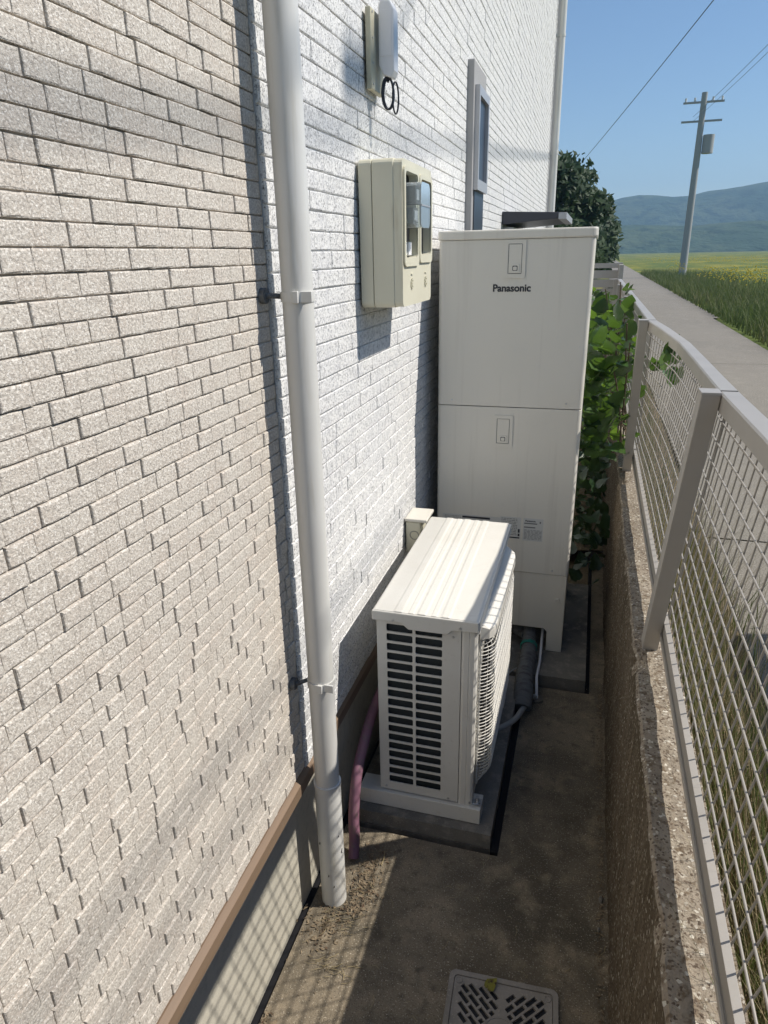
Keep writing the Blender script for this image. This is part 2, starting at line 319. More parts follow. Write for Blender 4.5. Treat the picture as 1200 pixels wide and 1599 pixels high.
def brick_template(seed, jit, sh, ins):
    """unit brick: x 0..1 depth, y 0..1 length, z 0..1 height; vertical sides up to a shoulder, then a worn chamfer to the front"""
    r = random.Random(seed); back = []; mid = []; front = []
    per = [(0, 0), (.33, 0), (.66, 0), (1, 0), (1, .5), (1, 1), (.66, 1), (.33, 1), (0, 1), (0, .5)]
    for (a, b_) in per:
        back.append((0.0, a, b_))
        ja, jb = r.uniform(0, jit[0]), r.uniform(0, jit[1])
        ma = a + (ja if a == 0 else -ja if a == 1 else r.uniform(-.02, .02)); mb_ = b_ + (jb if b_ == 0 else -jb if b_ == 1 else r.uniform(-.03, .03))
        mid.append((sh * r.uniform(.9, 1.1), ma, mb_))
        ia, ib = ins[0] * r.uniform(.6, 1.4), ins[1] * r.uniform(.6, 1.4)
        front.append((r.uniform(.94, 1.0), ma + (ia if a == 0 else -ia if a == 1 else 0), mb_ + (ib if b_ == 0 else -ib if b_ == 1 else 0)))
    n = len(per); vs = back + mid + front
    fs = [(i + q, (i + 1) % n + q, n + (i + 1) % n + q, n + i + q) for q in (0, n) for i in range(n)]
    f = [2 * n + i for i in range(n)]
    fs += [(f[9], f[0], f[1]), (f[8], f[9], f[1], f[7]), (f[7], f[1], f[2], f[6]), (f[6], f[2], f[4], f[5]), (f[2], f[3], f[4])]
    me = bpy.data.meshes.new('brick'); me.from_pydata(vs, [], fs); me.update()
    bm = bmesh.new(); bm.from_mesh(me); bmesh.ops.recalc_face_normals(bm, faces=bm.faces); bm.to_mesh(me); bm.free()
    return me
TB = [brick_template(i, (.02, .03), .83, (.03, .075)) for i in range(8)]
TW = [brick_template(50 + i, (.006, .04), .80, (.010, .05)) for i in range(8)]
for t in TB: t.materials.append(M['beige'])
for t in TW: t.materials.append(M['white'])
def rows(y0, y1, z0, z1, pitch, gap, lens, depths, x0, seed, ragged=0, vgap=.0012, ends=0):
    r = random.Random(seed); out = []; k = 0; z = z0
    while z < z1:
        y = y0 + (r.uniform(-ragged, ragged) if ragged else -r.uniform(0, .06)); d = 0; left = 0
        while y < y1:
            if left == 0:
                left = r.choice([2, 2, 3, 3, 4]) ; d = depths[0] + r.uniform(-.0006, .0006)
            L = r.uniform(*lens); ye = min(y + L, y1 + (r.uniform(-ends, ends)))
            if y1 - ye < lens[0] * .4: ye = y1 + r.uniform(-ends, ends)
            out.append((x0, y, ye - vgap, z + gap, z + pitch, d, r.randrange(8)))
            d = max(depths[1], d - depths[2] * r.uniform(.7, 1.3)); left -= 1; y = ye
            if ye >= y1 - ends - 1e-6: break
        z += pitch
    return out
bricks = [(q, 0) for q in rows(.05, 1.410, .4625, 2.9, .0315, .0020, (.042, .064), (.0078, .0046, .0015), .0035, 3, ends=.0, vgap=.0006)]
# openings in the white siding: window trim
bricks += [(q, 1) for q in rows(YW0 - .002, 4.6, .4625, 4.0, .0450, .0022, (.085, .26), (.0068, .0042, .0008), .0113, 5, ragged=.004)]
bricks += [(q, 1) for q in rows(4.6, YW1, .4625, 5.7, .0450, .0026, (.085, .26), (.0068, .0042, .0008), .0113, 6)]
bricks += [(q, 1) for q in rows(YW0, 4.6, 4.0225, 5.7, .0450, .0026, (.2, .4), (.0068, .0042, .0008), .0113, 8)]
bricks += [(q, 0) for q in rows(-3, .05, .4625, 5.7, .0315, .0020, (.1, .2), (.0105, .0045, .0028), .0035, 4)]
bricks += [(q, 0) for q in rows(.05, 1.410, 2.917, 5.7, .0315, .0020, (.1, .2), (.0105, .0045, .0028), .0035, 9)]
def area(q):
    p = [px((.02, q[1], q[3])), px((.02, q[2], q[3])), px((.02, q[2], q[4])), px((.02, q[1], q[4]))]
    if any(a is None for a in p): return 0
    cx = sum(a[0] for a in p) / 4; cy = sum(a[1] for a in p) / 4
    if not (0 < cx < 1200 and 0 < cy < 1599): return 0
    y = (q[1] + q[2]) / 2; z = q[3]
    if 1.43 < y < 1.62 and False: return 0
    return abs(sum(p[i][0] * p[(i + 1) % 4][1] - p[(i + 1) % 4][0] * p[i][1] for i in range(4))) / 2
bricks.sort(key=lambda t: -area(t[0]))
tv = {}
for kind, T in ((0, TB), (1, TW)):
    for i, me in enumerate(T): tv[(kind, i)] = (np.array([v.co[:] for v in me.vertices]), [tuple(p.vertices) for p in me.polygons])
rest = {0: ([], []), 1: ([], [])}; cnt = {0: 0, 1: 0}
for n_, (q, kind) in enumerate(bricks):
    x0, y0, y1, z0, z1, d, ti = q
    if n_ < 300:
        share('brick', (TB, TW)[kind][ti], (beige, white)[kind], (x0, y0, z0), (d, y1 - y0, z1 - z0))
    else:
        v, f = tv[(kind, ti)]; o = cnt[kind]
        rest[kind][0].append(v * np.array([d, y1 - y0, z1 - z0]) + np.array([x0, y0, z0])); rest[kind][1].extend([tuple(i + o for i in g_) for g_ in f]); cnt[kind] += len(v)
for kind in (0, 1):
    me = bpy.data.meshes.new('brick_courses'); me.from_pydata(np.concatenate(rest[kind][0]).tolist(), [], rest[kind][1]); me.update()
    o = finish('brick_courses', me, (M['beige'], M['white'])[kind], (beige, white)[kind]); o['kind'] = 'stuff'

# slit window
win = MB(); win.box(.0, .050, 3.74, 4.12, 1.18, 2.66); wn = build('window', win, M['trimgrey'], house, .004)
wf = MB()
wf.box(.050, .074, 3.775, 3.80, 2.10, 2.56); wf.box(.050, .074, 4.07, 4.10, 2.10, 2.56); wf.box(.050, .0738, 3.80, 4.07, 2.52, 2.56); wf.box(.050, .0738, 3.80, 4.07, 2.10, 2.15)
build('frame', wf, M['alu'], wn)
ws = MB(); ws.box(.051, .058, 3.80, 4.07, 2.15, 2.52); build('insect_screen', ws, M['winglass'], wn)
wp = MB(); wp.box(.051, .056, 3.79, 4.085, 1.25, 2.10); build('pane', wp, M['winglass'], wn)
# back window with awning beyond
aw = MB(); aw.prism([(.02, 2.068), (.40, 2.052), (.40, 2.012), (.02, 1.985)], 5.2, 6.3); an = build('awning', aw, M['awning'], house, .003)
ae = MB(); ae.box(.402, .455, 5.2, 6.3, 2.008, 2.05); build('edge_trim', ae, M['alu'], an)
w2 = MB(); w2.box(.012, .09, 5.3, 6.2, 1.1, 1.97); w2o = build('window', w2, M['white_plastic'], house, .004); w2o['label'] = 'window below the dark awning'
p2 = MB(); p2.box(.091, .096, 5.36, 5.74, 1.16, 1.92); p2.box(.091, .096, 5.78, 6.14, 1.16, 1.92); build('pane', p2, M['winglass'], w2o)

# ------------------------------------------------------------------ downpipes
def bracket(parent, x, y, z, r, yb, tilt=0.0):
    mb = MB(); mb.tube([(x, y, z - .010), (x, y, z + .010)], r + .0028, 28, True); mb.box(x + r * .55, x + r + .010, y - r * .9, y - r * .9 + .006, z - .011, z + .011)
    mb.box(x + .004, x + .016, y - r - .006, y - r + .002, z - .012, z + .012)
    bk = build('bracket', mb, M['pvc'], parent, .001)
    am = MB(); am.tube([(x - r, y, z), (.026, y - .03, z + .003), (.010, y - .032, z + .003)], .0055, 8); am.cyl((.010, y - .032, z + .003), (1, 0, 0), .016, .012, 12)
    build('arm', am, M['insul'], bk)
PX, PY, PR = .079, 1.405, .0335
dp = thing('downpipe', 'tall off-white round downpipe in front of the seam between beige and white siding', 'downpipe', (PX, PY, 0))
pm = MB(); pm.tube([(PX, PY, .30), (PX, PY, 5.75)], PR, 40); build('pipe', pm, M['pvc'], dp)
pm = MB(); pm.tube([(PX, PY, -.004), (PX, PY, .43)], PR + .003, 40); pm.tube([(PX, PY, .425), (PX, PY, .437)], PR + .0045, 40); build('lower_sleeve', pm, M['pvc'], dp)
bracket(dp, PX, PY, 1.722, PR, PY); bracket(dp, PX, PY, .762, PR, PY); bracket(dp, PX, PY, 2.75, PR, PY)
sc = MB()
for (a, z, l) in ((-.2, .19, .018), (-1.5, .12, .006), (-.5, .26, .004), (-2.2, .23, .006), (-1.1, .08, .004)):
    c = Vector((PX + (PR + .0032) * math.cos(a), PY + (PR + .0032) * math.sin(a), z)); sc.tube([c, c + Vector((.0, -.004, l * .5)), c + Vector((0, .0, l))], .0012, 5)
build('scuff_mark', sc, M['scuff'], dp)
fp = thing('downpipe', 'distant thin white downpipe at the far corner of the house', 'downpipe', (.085, 9.45, 0))
pm = MB(); pm.tube([(.085, 9.45, .0), (.085, 9.45, 5.75)], .036, 20); build('pipe', pm, M['pvc'], fp)
for z in (1.6, 2.9, 4.1):
    pm = MB(); pm.tube([(.085, 9.45, z), (.085, 9.45, z + .03)], .040, 20); pm.box(.02, .06, 9.44, 9.46, z, z + .03); build('bracket', pm, M['pvc'], fp)
cs = MB(); cs.box(.014, .045, 9.55, 9.70, .44, 5.75); build('corner_trim', cs, M['alu'], house)

# ------------------------------------------------------------------ electricity meter box
mx0, mx1, my0, my1, mz0, mz1 = .024, .150, 2.005, 2.372, 1.655, 2.050
mbx = thing('meter_box', 'cream electricity meter box with two windows on the white siding', 'meter box', (mx0, (my0 + my1) / 2, mz0))
a = MB(); a.prism(rrect(my0, my1, mz0, mz1, .018), mx0, .062, 'x'); build('back_case', a, M['meter'], mbx, .002)
a = MB(); a.prism(rrect(my0, my1, mz0, mz1, .018), .0635, .125, 'x'); build('front_cover', a, M['meter'], mbx, .002)
holes = [rrect(my0 + .022, my0 + .166, 1.792, 2.018, .014), rrect(my0 + .206, my0 + .345, 1.800, 2.012, .014)]
fpl = plate('face_panel', rrect(my0 + .002, my1 - .002, mz0 + .002, mz1 - .002, .018), holes, .025, on_x(.1375 + .0), M['meter'], mbx, .003)
a = MB(); a.box(.126, .128, my0 + .01, my1 - .01, 1.78, 2.03); build('dark_interior', a, M['dark'], mbx)
for (ya, yb, za, zb, hole) in ((my0 + .008, my0 + .180, 1.768, 2.030, holes[0]), (my0 + .192, my0 + .359, 1.776, 2.025, holes[1])):
    plate('window_frame', rrect(ya, yb, za, zb, .018), [hole], .005, on_x(.1535), M['meter'], mbx, .0015)
# glass meter standing out of the first window
gl = MB(); gl.prism(rrect(2.040, 2.150, 1.872, 1.990, .018), .128, .196, 'x', True); gb = build('meter_glass', gl, M['glass'], mbx, .004)
a = MB(); a.box(.13, .178, 2.05, 2.14, 1.935, 1.98); a.box(.13, .170, 2.055, 2.135, 1.885, 1.925); build('register', a, M['ink_grey'], gb)
a = MB(); a.box(.179, .1795, 2.062, 2.10, 1.945, 1.972); a.box(.1712, .172, 2.07, 2.12, 1.893, 1.918); build('dial_plate', a, M['white_plastic'], gb)
a = MB(); a.box(.1955, .198, 2.040, 2.150, 1.928, 1.932); build('rim', a, M['alu'], gb)
a = MB(); a.box(.128, .140, 2.052, 2.075, 1.798, 1.835); a.box(.128, .139, 2.085, 2.10, 1.798, 1.835); a.box(.128, .142, 2.11, 2.145, 1.798, 1.835); build('terminal', a, M['white_plastic'], mbx, .002)
for yy in (my0 + .105, my0 + .285):
    a = MB()
    for k in range(9):
        t = 2 * math.pi * k / 9; a.box(.150, .1535, yy + .012 * math.cos(t) - .003, yy + .012 * math.cos(t) + .003, 1.718 + .013 * math.sin(t) - .0025, 1.718 + .013 * math.sin(t) + .0025)
    a.box(.150, .1535, yy - .010, yy + .010, 1.744, 1.747); a.cyl((.150, yy, 1.718), (1, 0, 0), .006, .004, 12)
    build('embossed_mark', a, M['meter'], mbx)
# ------------------------------------------------------------------ optical cable box
ob = thing('cable_box', 'slim white cable box on a beige base plate, black cable loops hanging below', 'cable box', (.024, 2.16, 2.25))
a = MB(); a.box(.024, .040, 2.105, 2.225, 2.235, 2.43); build('base_plate', a, M['beige_plastic'], ob, .003)
a = MB(); a.prism([(.048, 2.30), (.060, 2.275), (.084, 2.268), (.093, 2.285), (.093, 2.43), (.082, 2.452), (.055, 2.456), (.048, 2.44)], 2.150, 2.195, 'y'); build('cover', a, M['white_plastic'], ob, .004)
a = MB(); a.box(.052, .086, 2.1485, 2.1515, 2.32, 2.43); build('cover_panel', a, M['white_plastic'], ob, .001)
a = MB()
for z in (2.25, 2.30, 2.36, 2.42): a.cyl((.040, 2.12, z), (1, 0, 0), .003, .002, 8)
build('screw', a, M['steel'], ob)
def loop(cx, cy, cz, rx, rz, tilt=0.0, n=26, ph=0): return [(cx + rx * math.cos(ph + 2 * math.pi * k / n), cy + tilt * math.cos(ph + 2 * math.pi * k / n), cz + rz * math.sin(ph + 2 * math.pi * k / n)) for k in range(n + 1)]
a = MB(); a.tube(loop(.070, 2.160, 2.232, .014, .040, .01), .0032, 8); a.tube(loop(.072, 2.163, 2.230, .012, .038, .012), .0028, 8)
a.tube(loop(.088, 2.178, 2.222, .006, .040, .010), .0026, 8); a.tube([(.07, 2.165, 2.26), (.068, 2.17, 2.285)], .004, 8)
build('cable_loop', a, M['cable_black'], ob)

# ------------------------------------------------------------------ heat pump
hx0, hx1, hy0, hy1, hz0, hz1 = .124, .432, 1.75, 2.53, .118, .775
slab = MB()
def rough_slab(x0, x1, y0, y1, z0, z1, nx, ny):
    mb = MB(); g = grid(x0, x1, y0, y1, nx, ny, lambda x, y: z1 + .0035 * mn.noise(Vector((x * 14, y * 14, 2)))); mb.add(g.v, g.f, True)
    e = .003
    loop_ = [(x0 + (x1 - x0) * i / nx, y0) for i in range(nx)] + [(x1, y0 + (y1 - y0) * j / ny) for j in range(ny)] + [(x1 - (x1 - x0) * i / nx, y1) for i in range(nx)] + [(x0, y1 - (y1 - y0) * j / ny) for j in range(ny)]
    n = len(loop_); top = [(x, y, z1 + .0035 * mn.noise(Vector((x * 14, y * 14, 2)))) for x, y in loop_]
    bot = [(x, y, z0 + .0) for x, y in loop_]; mb.add(top + bot, [(i, (i + 1) % n, n + (i + 1) % n, n + i) for i in range(n)]); return mb
tag(build('equipment_pad', rough_slab(.03, .503, 1.705, 2.62, -.03, .052, 16, 30), M['pad']), 'low concrete slab under the heat pump', 'concrete pad')
tag(build('equipment_pad', rough_slab(.035, .780, 2.66, 3.62, -.03, .048, 22, 28), M['pad']), 'low concrete slab under the tall tank', 'concrete pad')
hp = thing('heat_pump', 'cream heat pump outdoor unit with slotted side grille, in front of the tall tank', 'heat pump', ((hx0 + hx1) / 2, (hy0 + hy1) / 2, .052))
a = MB(); a.prism(rrect(hx0, hx1 - .0, hy0 + .02, hy1, .012), hz0, hz1, 'z'); body = build('body', a, M['hp'], hp, .002)
# slotted side plate: 18 rows, 2 columns of rounded holes
holes = []
z = .156; rp = (.757 - .148) / 18
for k in range(18):
    for (xa, xb) in ((.155, .237), (.246, .329)):
        holes.append(rrect(xa, xb, .150 + k * rp,   .150 + k * rp + rp - .0072, .005, 3))
plate('side_grille', rrect(hx0, .386, hz0, hz1, .004), holes, .004, on_y(hy0 + .004), M['hp'], hp, .0012)
a = MB(); a.box(.15, .342, hy0 + .0135, hy0 + .016, .14, .765); build('coil', a, M['coil'], hp)
a = MB(); a.prism([(.388, hy0 + .003), (.396, hy0 + .001), (.410, hy0 + .001), (.4105, hy0 + .0025), (.4125, hy0 + .0025), (.413, hy0 + .001), (.426, hy0 + .002), (.433, hy0 + .008), (.4345, hy0 + .02), (.388, hy0 + .02)], hz0 - .006, hz1, 'z')
build('corner_panel', a, M['hp'], hp, .001)
# lid with lengthwise ridges and a dropped lip
lx0, lx1 = .114, .440
prof = [(lx0, .776), (lx0, .796), (lx0 + .006, .802)]
for (c, wd, h) in ((.196, .016, .0020), (.236, .010, .0013), (.268, .016, .0022), (.306, .010, .0013), (.340, .016, .0020)):
    prof += [(c - wd, .802), (c - wd * .55, .802 + h), (c + wd * .55, .802 + h), (c + wd, .802)]
prof += [(lx1 - .008, .802), (lx1, .796), (lx1, .776)]
a = MB(); a.prism(prof, hy0 - .010, hy1 + .012, 'y'); lid = build('lid', a, M['hp'], hp, .0025)
a = MB(); a.prism([(lx0, .800), (lx1 - .001, .800), (lx1 - .001, .766), (.362, .764), (.348, .748), (.228, .748), (.205, .768), (lx0, .768)][::-1], hy0 - .014, hy0 - .006, 'y'); build('front_lip', a, M['hp'], lid, .003)
a = MB(); a.box(lx1 - .004, lx1 + .002, hy0 - .006, hy0 + .22, .758, .799); a.box(lx1 - .004, lx1 + .002, hy0 + .22, hy1 + .01, .770, .799); build('side_lip', a, M['hp'], lid, .002)
a = MB()
for (x, z) in ((.180, .774), (.385, .776), (.362, .735), (.145, .132), (.355, .128), (.426, .128)): a.cyl((x, hy0 - .0155 if z > .75 else hy0 - .0005, z), (0, -1, 0), .0035, .002, 10)
build('screw', a, M['steel'], hp)
# fan guard bulging out of the passage side
gy0, gy1, gz0, gz1, gx = 1.80, 2.40, .165, .715, .478
def guard_x(y, z):
    def f(t, w_): t = max(0, min(1, t / w_)); return math.sin(t * math.pi / 2) ** .8
    return .440 + (gx - .440) * min(f(y - gy0, .055), f(gy1 - y, .055)) * min(f(z - gz0, .05), f(gz1 - z, .05) if True else 1)
a = MB()
nz = 44; ny = 34
for k in range(nz + 1):
    z = gz0 + (gz1 - gz0) * k / nz
    a.tube([(guard_x(y, z), y, z) for y in [gy0 + (gy1 - gy0) * t for t in (0, .015, .035, .06, .09, .2, .35, .5, .65, .8, .91, .95, .98, 1)]], .0016, 5, False)
for k in range(ny + 1):
    y = gy0 + (gy1 - gy0) * k / ny
    a.tube([(guard_x(y, z) - .002, y, z) for z in [gz0 + (gz1 - gz0) * t for t in (0, .02, .05, .09, .3, .6, .91, .95, .98, 1)]], .0013 if k % 6 else .003, 5, False)
build('fan_guard', a, M['hp'], hp)
a = MB(); vs = []
ysd = [gy0 - .012 + (gy1 - gy0 + .024) * t for t in (0, .02, .05, .10, .5, .90, .95, .98, 1)]
for y in ysd:
    e = (1 - max(0, 1 - min(y - ysd[0], ysd[-1] - y) / .06) ** 2) ** .5
    for (dx, z) in ((0, .766), (.5, .760), (1.0, .748), (1.03, .738), (1.03, .716)): vs.append((.436 + .043 * dx * max(e, .02), y, z))
a.add(vs, [(q * 5 + i_, q * 5 + i_ + 1, (q + 1) * 5 + i_ + 1, (q + 1) * 5 + i_) for q in range(8) for i_ in range(4)], False)
cp = build('guard_top', a, M['hp'], hp)
sd = cp.modifiers.new('thick', 'SOLIDIFY'); sd.thickness = .003
a = MB(); a.tube([(.4415, 2.10 + .24 * math.cos(t), .455 + .24 * math.sin(t)) for t in [2 * math.pi * k / 40 for k in range(41)]], .004, 6, False); a.cyl((.4405, 2.10, .455), (1, 0, 0), .235, .001, 40); build('fan_opening', a, M['dark'], hp)
a = MB(); a.cyl((.442, 2.10, .455), (1, 0, 0), .045, .012, 24)
for k in range(3):
    t = k * 2.094; pts = []
    for (rr, da, dx) in ((.04, 0, .004), (.04, .7, .01), (.20, .9, .014), (.21, .45, .01), (.19, .1, .003)): pts.append((.443 + dx, 2.10 + rr * math.cos(t + da), .455 + rr * math.sin(t + da)))
    a.add(pts, [(0, 1, 2, 3, 4)])
build('fan', a, M['ink_grey'], hp)
for yy in (hy0 + .035, hy1 - .11):
    a = MB(); a.prism([(.052, .054), (.462, .054), (.462, .112), (.450, .112), (.052, .112)], yy - .045, yy + .028, 'y'); ft = build('foot_rail', a, M['hp'], hp, .002)
    b2 = MB(); b2.cyl((.449, yy - .018, .118), (0, 0, 1), .012, .006, 6); b2.cyl((.449, yy - .018, .118), (0, 0, 1), .006, .022, 10); b2.tube([(.436, yy - .03, .121), (.462, yy - .03, .121), (.464, yy - .005, .121), (.436, yy - .005, .121)], .002, 6); build('bolt', b2, M['steel'], ft)

# ------------------------------------------------------------------ tank
tx0, tx1, ty0, ty1, tz0, tz1 = .072, .670, 2.861, 3.54, .050, 1.884
tk = thing('water_heater_tank', 'tall beige hot water tank cabinet with two access hatches and a brand name', 'water heater', ((tx0 + tx1) / 2, (ty0 + ty1) / 2, tz0))
def cab(name, z0, z1, r=.016, x0=tx0, x1=tx1, y0=ty0, y1=ty1, bev=.0015):
    a = MB(); a.prism(rrect(x0, x1, y0, y1, r, 5), z0, z1, 'z', False); return build(name, a, M['tank'], tk, bev)
cab('upper_panel', 1.196, 1.848); cab('lower_panel', .446, 1.193)
cab('lid', 1.849, tz1, .022, tx0 - .005, tx1 + .007, ty0 - .007, ty1 + .006, .006)
# skirt with cut-away base (front plate shaped, side plates)
sk_ = [(tx0, .443), (tx0, tz0), (tx0 + .075, tz0), (tx0 + .075, .15), (tx0 + .09, .165), (tx1 - .090, .165), (tx1 - .075, .15), (tx1 - .075, tz0), (tx1 - .004, tz0), (tx1 - .004, .443)]
a = MB(); a.prism(sk_, ty0 + .006, ty0 + .012, 'y'); a.prism([(ty0 + .012, .443), (ty0 + .012, tz0), (ty0 + .09, tz0), (ty0 + .12, .165), (ty1 - .12, .165), (ty1 - .09, tz0), (ty1, tz0), (ty1, .443)], tx1 - .010, tx1 - .004, 'x')
a.prism([(ty0 + .012, .443), (ty0 + .012, tz0), (ty0 + .09, tz0), (ty0 + .12, .165), (ty1 - .12, .165), (ty1 - .09, tz0), (ty1, tz0), (ty1, .443)], tx0, tx0 + .006, 'x')
build('skirt', a, M['tank'], tk, .003)
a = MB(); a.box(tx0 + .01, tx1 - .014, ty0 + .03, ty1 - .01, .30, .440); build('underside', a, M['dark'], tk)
def hatch(x0, x1, z0, z1):
    plate('hatch', rrect(x0 - .014, x1 + .014, z0 - .016, z1 + .014, .006), [rrect(x0, x1, z0, z1, .003)], .004, on_y(ty0 - .0025), M['tank'], tk, .0012)
    h = bpy.data.objects['hatch'] if False else COL.objects[-1]
    a = MB(); a.box(x0 + .0022, x1 - .0022, ty0 - .0030, ty0 + .002, z0 + .0022, z1 - .0022); d = build('hatch_door', a, M['tank'], h, .0008)
    a = MB(); a.box(x0 + .0, x1 - .0, ty0 - .0005, ty0 + .001, z0, z1); build('hatch_gap', a, M['ink_grey'], h)
    xc = (x0 + x1) / 2 + .001
    plate('latch_frame', rrect(xc - .017, xc + .017, z0 + .004, z0 + .036, .006), [rrect(xc - .010, xc + .010, z0 + .011, z0 + .030, .004)], .003, on_y(ty0 - .0048), M['tank'], h)
    a = MB(); a.prism(rrect(xc - .010, xc + .010, z0 + .011, z0 + .030, .004), ty0 - .0036, ty0 - .0031, 'y'); build('latch_recess', a, M['ink'], h)
    a = MB(); a.prism(rrect(xc - .0075, xc + .0075, z0 + .013, z0 + .027, .004), ty0 - .0075, ty0 - .002, 'y'); build('latch_button', a, M['tank'], h)
hatch(.348, .402, 1.722, 1.832); hatch(.329, .383, 1.038, 1.146)
text('brand_lettering', 'Panasonic', .0385, on_y(ty0 - .0012) @ Matrix.Translation((.366, 1.668, 0)), M['ink'], tk, offset=.0011, ext=.0003, xs=.98)
# rating labels
a = MB(); a.box(.10, .36, ty0 - .0006, ty0 + .001, .660, .700); a.box(.36, .452, ty0 - .0006, ty0 + .001, .605, .706); lab = build('warning_label', a, M['sticker'], tk)
a = MB(); a.box(.19, .315, ty0 - .0012, ty0, .685, .694)
a.box(.365, .448, ty0 - .0012, ty0, .607, .613); a.cyl((.3745, ty0 - .0006, .645), (0, -1, 0), .007, .0006, 14)
a.box(.440, .448, ty0 - .0012, ty0, .635, .652); a.box(.440, .448, ty0 - .0012, ty0, .618, .630); build('label_bar', a, M['ink'], lab)
a = MB(); r_ = random.Random(3)
for k in range(11):
    x = .366
    while x < .434:
        l = r_.uniform(.004, .016); 
        if not (.366 < x < .384 and .632 < .7 - k * .0075 < .657): a.box(x, min(x + l, .436), ty0 - .0011, ty0, .697 - k * .0075, .6995 - k * .0075)
        x += l + .003
for k in range(4):
    x = .11
    while x < .18: l = r_.uniform(.004, .012); a.box(x, x + l, ty0 - .0011, ty0, .690 - k * .006, .692 - k * .006); x += l + .003
build('fine_print', a, M['ink_grey'], lab)
a = MB(); a.box(.462, .548, ty0 - .0006, ty0 + .001, .600, .706); lab = build('rating_label', a, M['sticker'], tk)
text('brand_lettering', 'Panasonic', .0115, on_y(ty0 - .001) @ Matrix.Translation((.493, .694, 0)), M['ink'], lab, offset=.0003, ext=.0002)
a = MB(); a.box(.466, .522, ty0 - .0012, ty0, .680, .685); a.box(.466, .515, ty0 - .0012, ty0, .662, .667); a.box(.532, .538, ty0 - .0012, ty0, .686, .694)
for k in range(8):
    x = .467
    while x < .54: l = r_.uniform(.006, .018); a.box(x, min(x + l, .543), ty0 - .0011, ty0, .650 - k * .006, .652 - k * .006); x += l + .004
build('fine_print', a, M['ink_grey'], lab)
a = MB()
for (x, z) in ((.134, 1.218), (.606, 1.218), (.600, .465), (.140, .465)): a.cyl((x, ty0 + .001, z), (0, -1, 0), .0042, .003, 12)
build('screw', a, M['steel'], tk)
a = MB(); a.cyl((.632, ty0 + .006, .318), (0, -1, 0), .009, .008, 14); build('knob', a, M['tank'], tk, .002)
# pipes under the tank
wr = MB()
pts = [(.50, 3.05, .20), (.512, 2.95, .13), (.518, 2.86, .105), (.525, 2.75, .09), (.522, 2.62, .075), (.53, 2.50, .055), (.53, 2.44, .02)]
wr.tube(pts, .03, 14, True, [.024, .027, .03, .034, .038, .041, .040])
pw = tag(build('wrapped_pipe', wr, M['insul']), 'grey tape-wrapped water pipes running out from under the tall tank', 'pipe')
gt = MB()
for k in range(26):
    t = random.random() * 6.28; u = random.random() * 6.28; c = Vector((.522, 2.80, .10)); rr = .037
    gt.tube([c + Vector((rr * math.cos(t + s_), .012 * math.sin(u + s_ * 2), rr * math.sin(t + s_) * .9)) for s_ in (0, .5, 1.0, 1.5)], .0018, 4)
build('string_tie', gt, M['green'], pw)
wt = MB(); wt.tube([(.33, 3.10, .14), (.40, 2.98, .12), (.47, 2.93, .10), (.50, 2.90, .10)], .026, 12); tag(build('wrapped_pipe', wt, M['insul']), 'short dark wrapped pipe crossing behind the green tie under the tank', 'pipe')
wt = MB(); wt.tube([(.572, 2.99, .25), (.574, 2.94, .12), (.578, 2.75, .062), (.574, 2.62, .06), (.580, 2.56, .045), (.584, 2.54, .0)], .0065, 8); tag(build('conduit', wt, M['white_plastic']), 'thin white drain tube dropping from under the tall tank', 'tube')
wt = MB(); wt.cyl((.584, 2.54, -.002), (0, 0, 1), .028, .012, 14); tag(build('mortar_patch', wt, M['floor_dark']), kind='structure')
wt = MB(); cp_ = [(.33, 2.25, .10), (.40, 2.22, .055), (.46, 2.245, .052), (.51, 2.32, .045), (.535, 2.42, .03), (.560, 2.505, .03), (.575, 2.545, .012)]
def smooth(pts, n=6):
    out = []; P = [Vector(p) for p in pts]
    for i in range(len(P) - 1):
        p0, p1, p2, p3 = P[max(i - 1, 0)], P[i], P[i + 1], P[min(i + 2, len(P) - 1)]
        for k in range(n):
            t = k / n; out.append(.5 * ((2 * p1) + (-p0 + p2) * t + (2 * p0 - 5 * p1 + 4 * p2 - p3) * t * t + (-p0 + 3 * p1 - 3 * p2 + p3) * t ** 3))
    out.append(P[-1]); return out
wt.tube(smooth(cp_), .0115, 10); tag(build('drain_hose', wt, M['grey_hose']), 'thin grey drain hose curling out from behind the heat pump', 'hose')
wt = MB(); wt.tube(smooth([(.44, 2.60, .055), (.49, 2.66, .07), (.525, 2.60, .05), (.53, 2.50, .02), (.535, 2.45, .008)]), .0028, 6); tag(build('cable', wt, M['grey_hose']), 'thin grey wire looping beside the wrapped pipe', 'cable')
# black foam strip is part of joint filler; pink corrugated hose
hp_pts = smooth([(.092, 1.545, .008), (.086, 1.578, .05), (.080, 1.60, .14), (.078, 1.65, .25), (.076, 1.74, .31), (.072, 1.86, .345), (.07, 2.05, .36), (.07, 2.4, .36)], 40)
rads = [.0165 + (.0016 if i % 2 else -.0004) for i in range(len(hp_pts))]
wt = MB(); wt.tube(hp_pts, .016, 12, True, rads); tag(build('corrugated_hose', wt, M['pink']), 'pink corrugated drain hose between the downpipe and the heat pump', 'hose')
# junction box
pass
jb = thing('junction_box', 'small beige junction box on the wall behind the heat pump', 'junction box', (.024, 2.50, .65))
a = MB(); a.box(.024, .085, 2.49, 2.60, .655, .79); build('case', a, M['meter'], jb, .005)
a = MB(); a.box(.020, .112, 2.485, 2.62, .792, .806); build('rain_cover', a, M['tank'], jb, .004)
a = MB(); a.tube([(.03 + .018 * math.cos(t) + .03, 2.488, .735 + .018 * math.sin(t)) for t in [2 * math.pi * k / 20 for k in range(21)]], .0012, 5); build('knockout_ring', a, M['ink_grey'], jb)

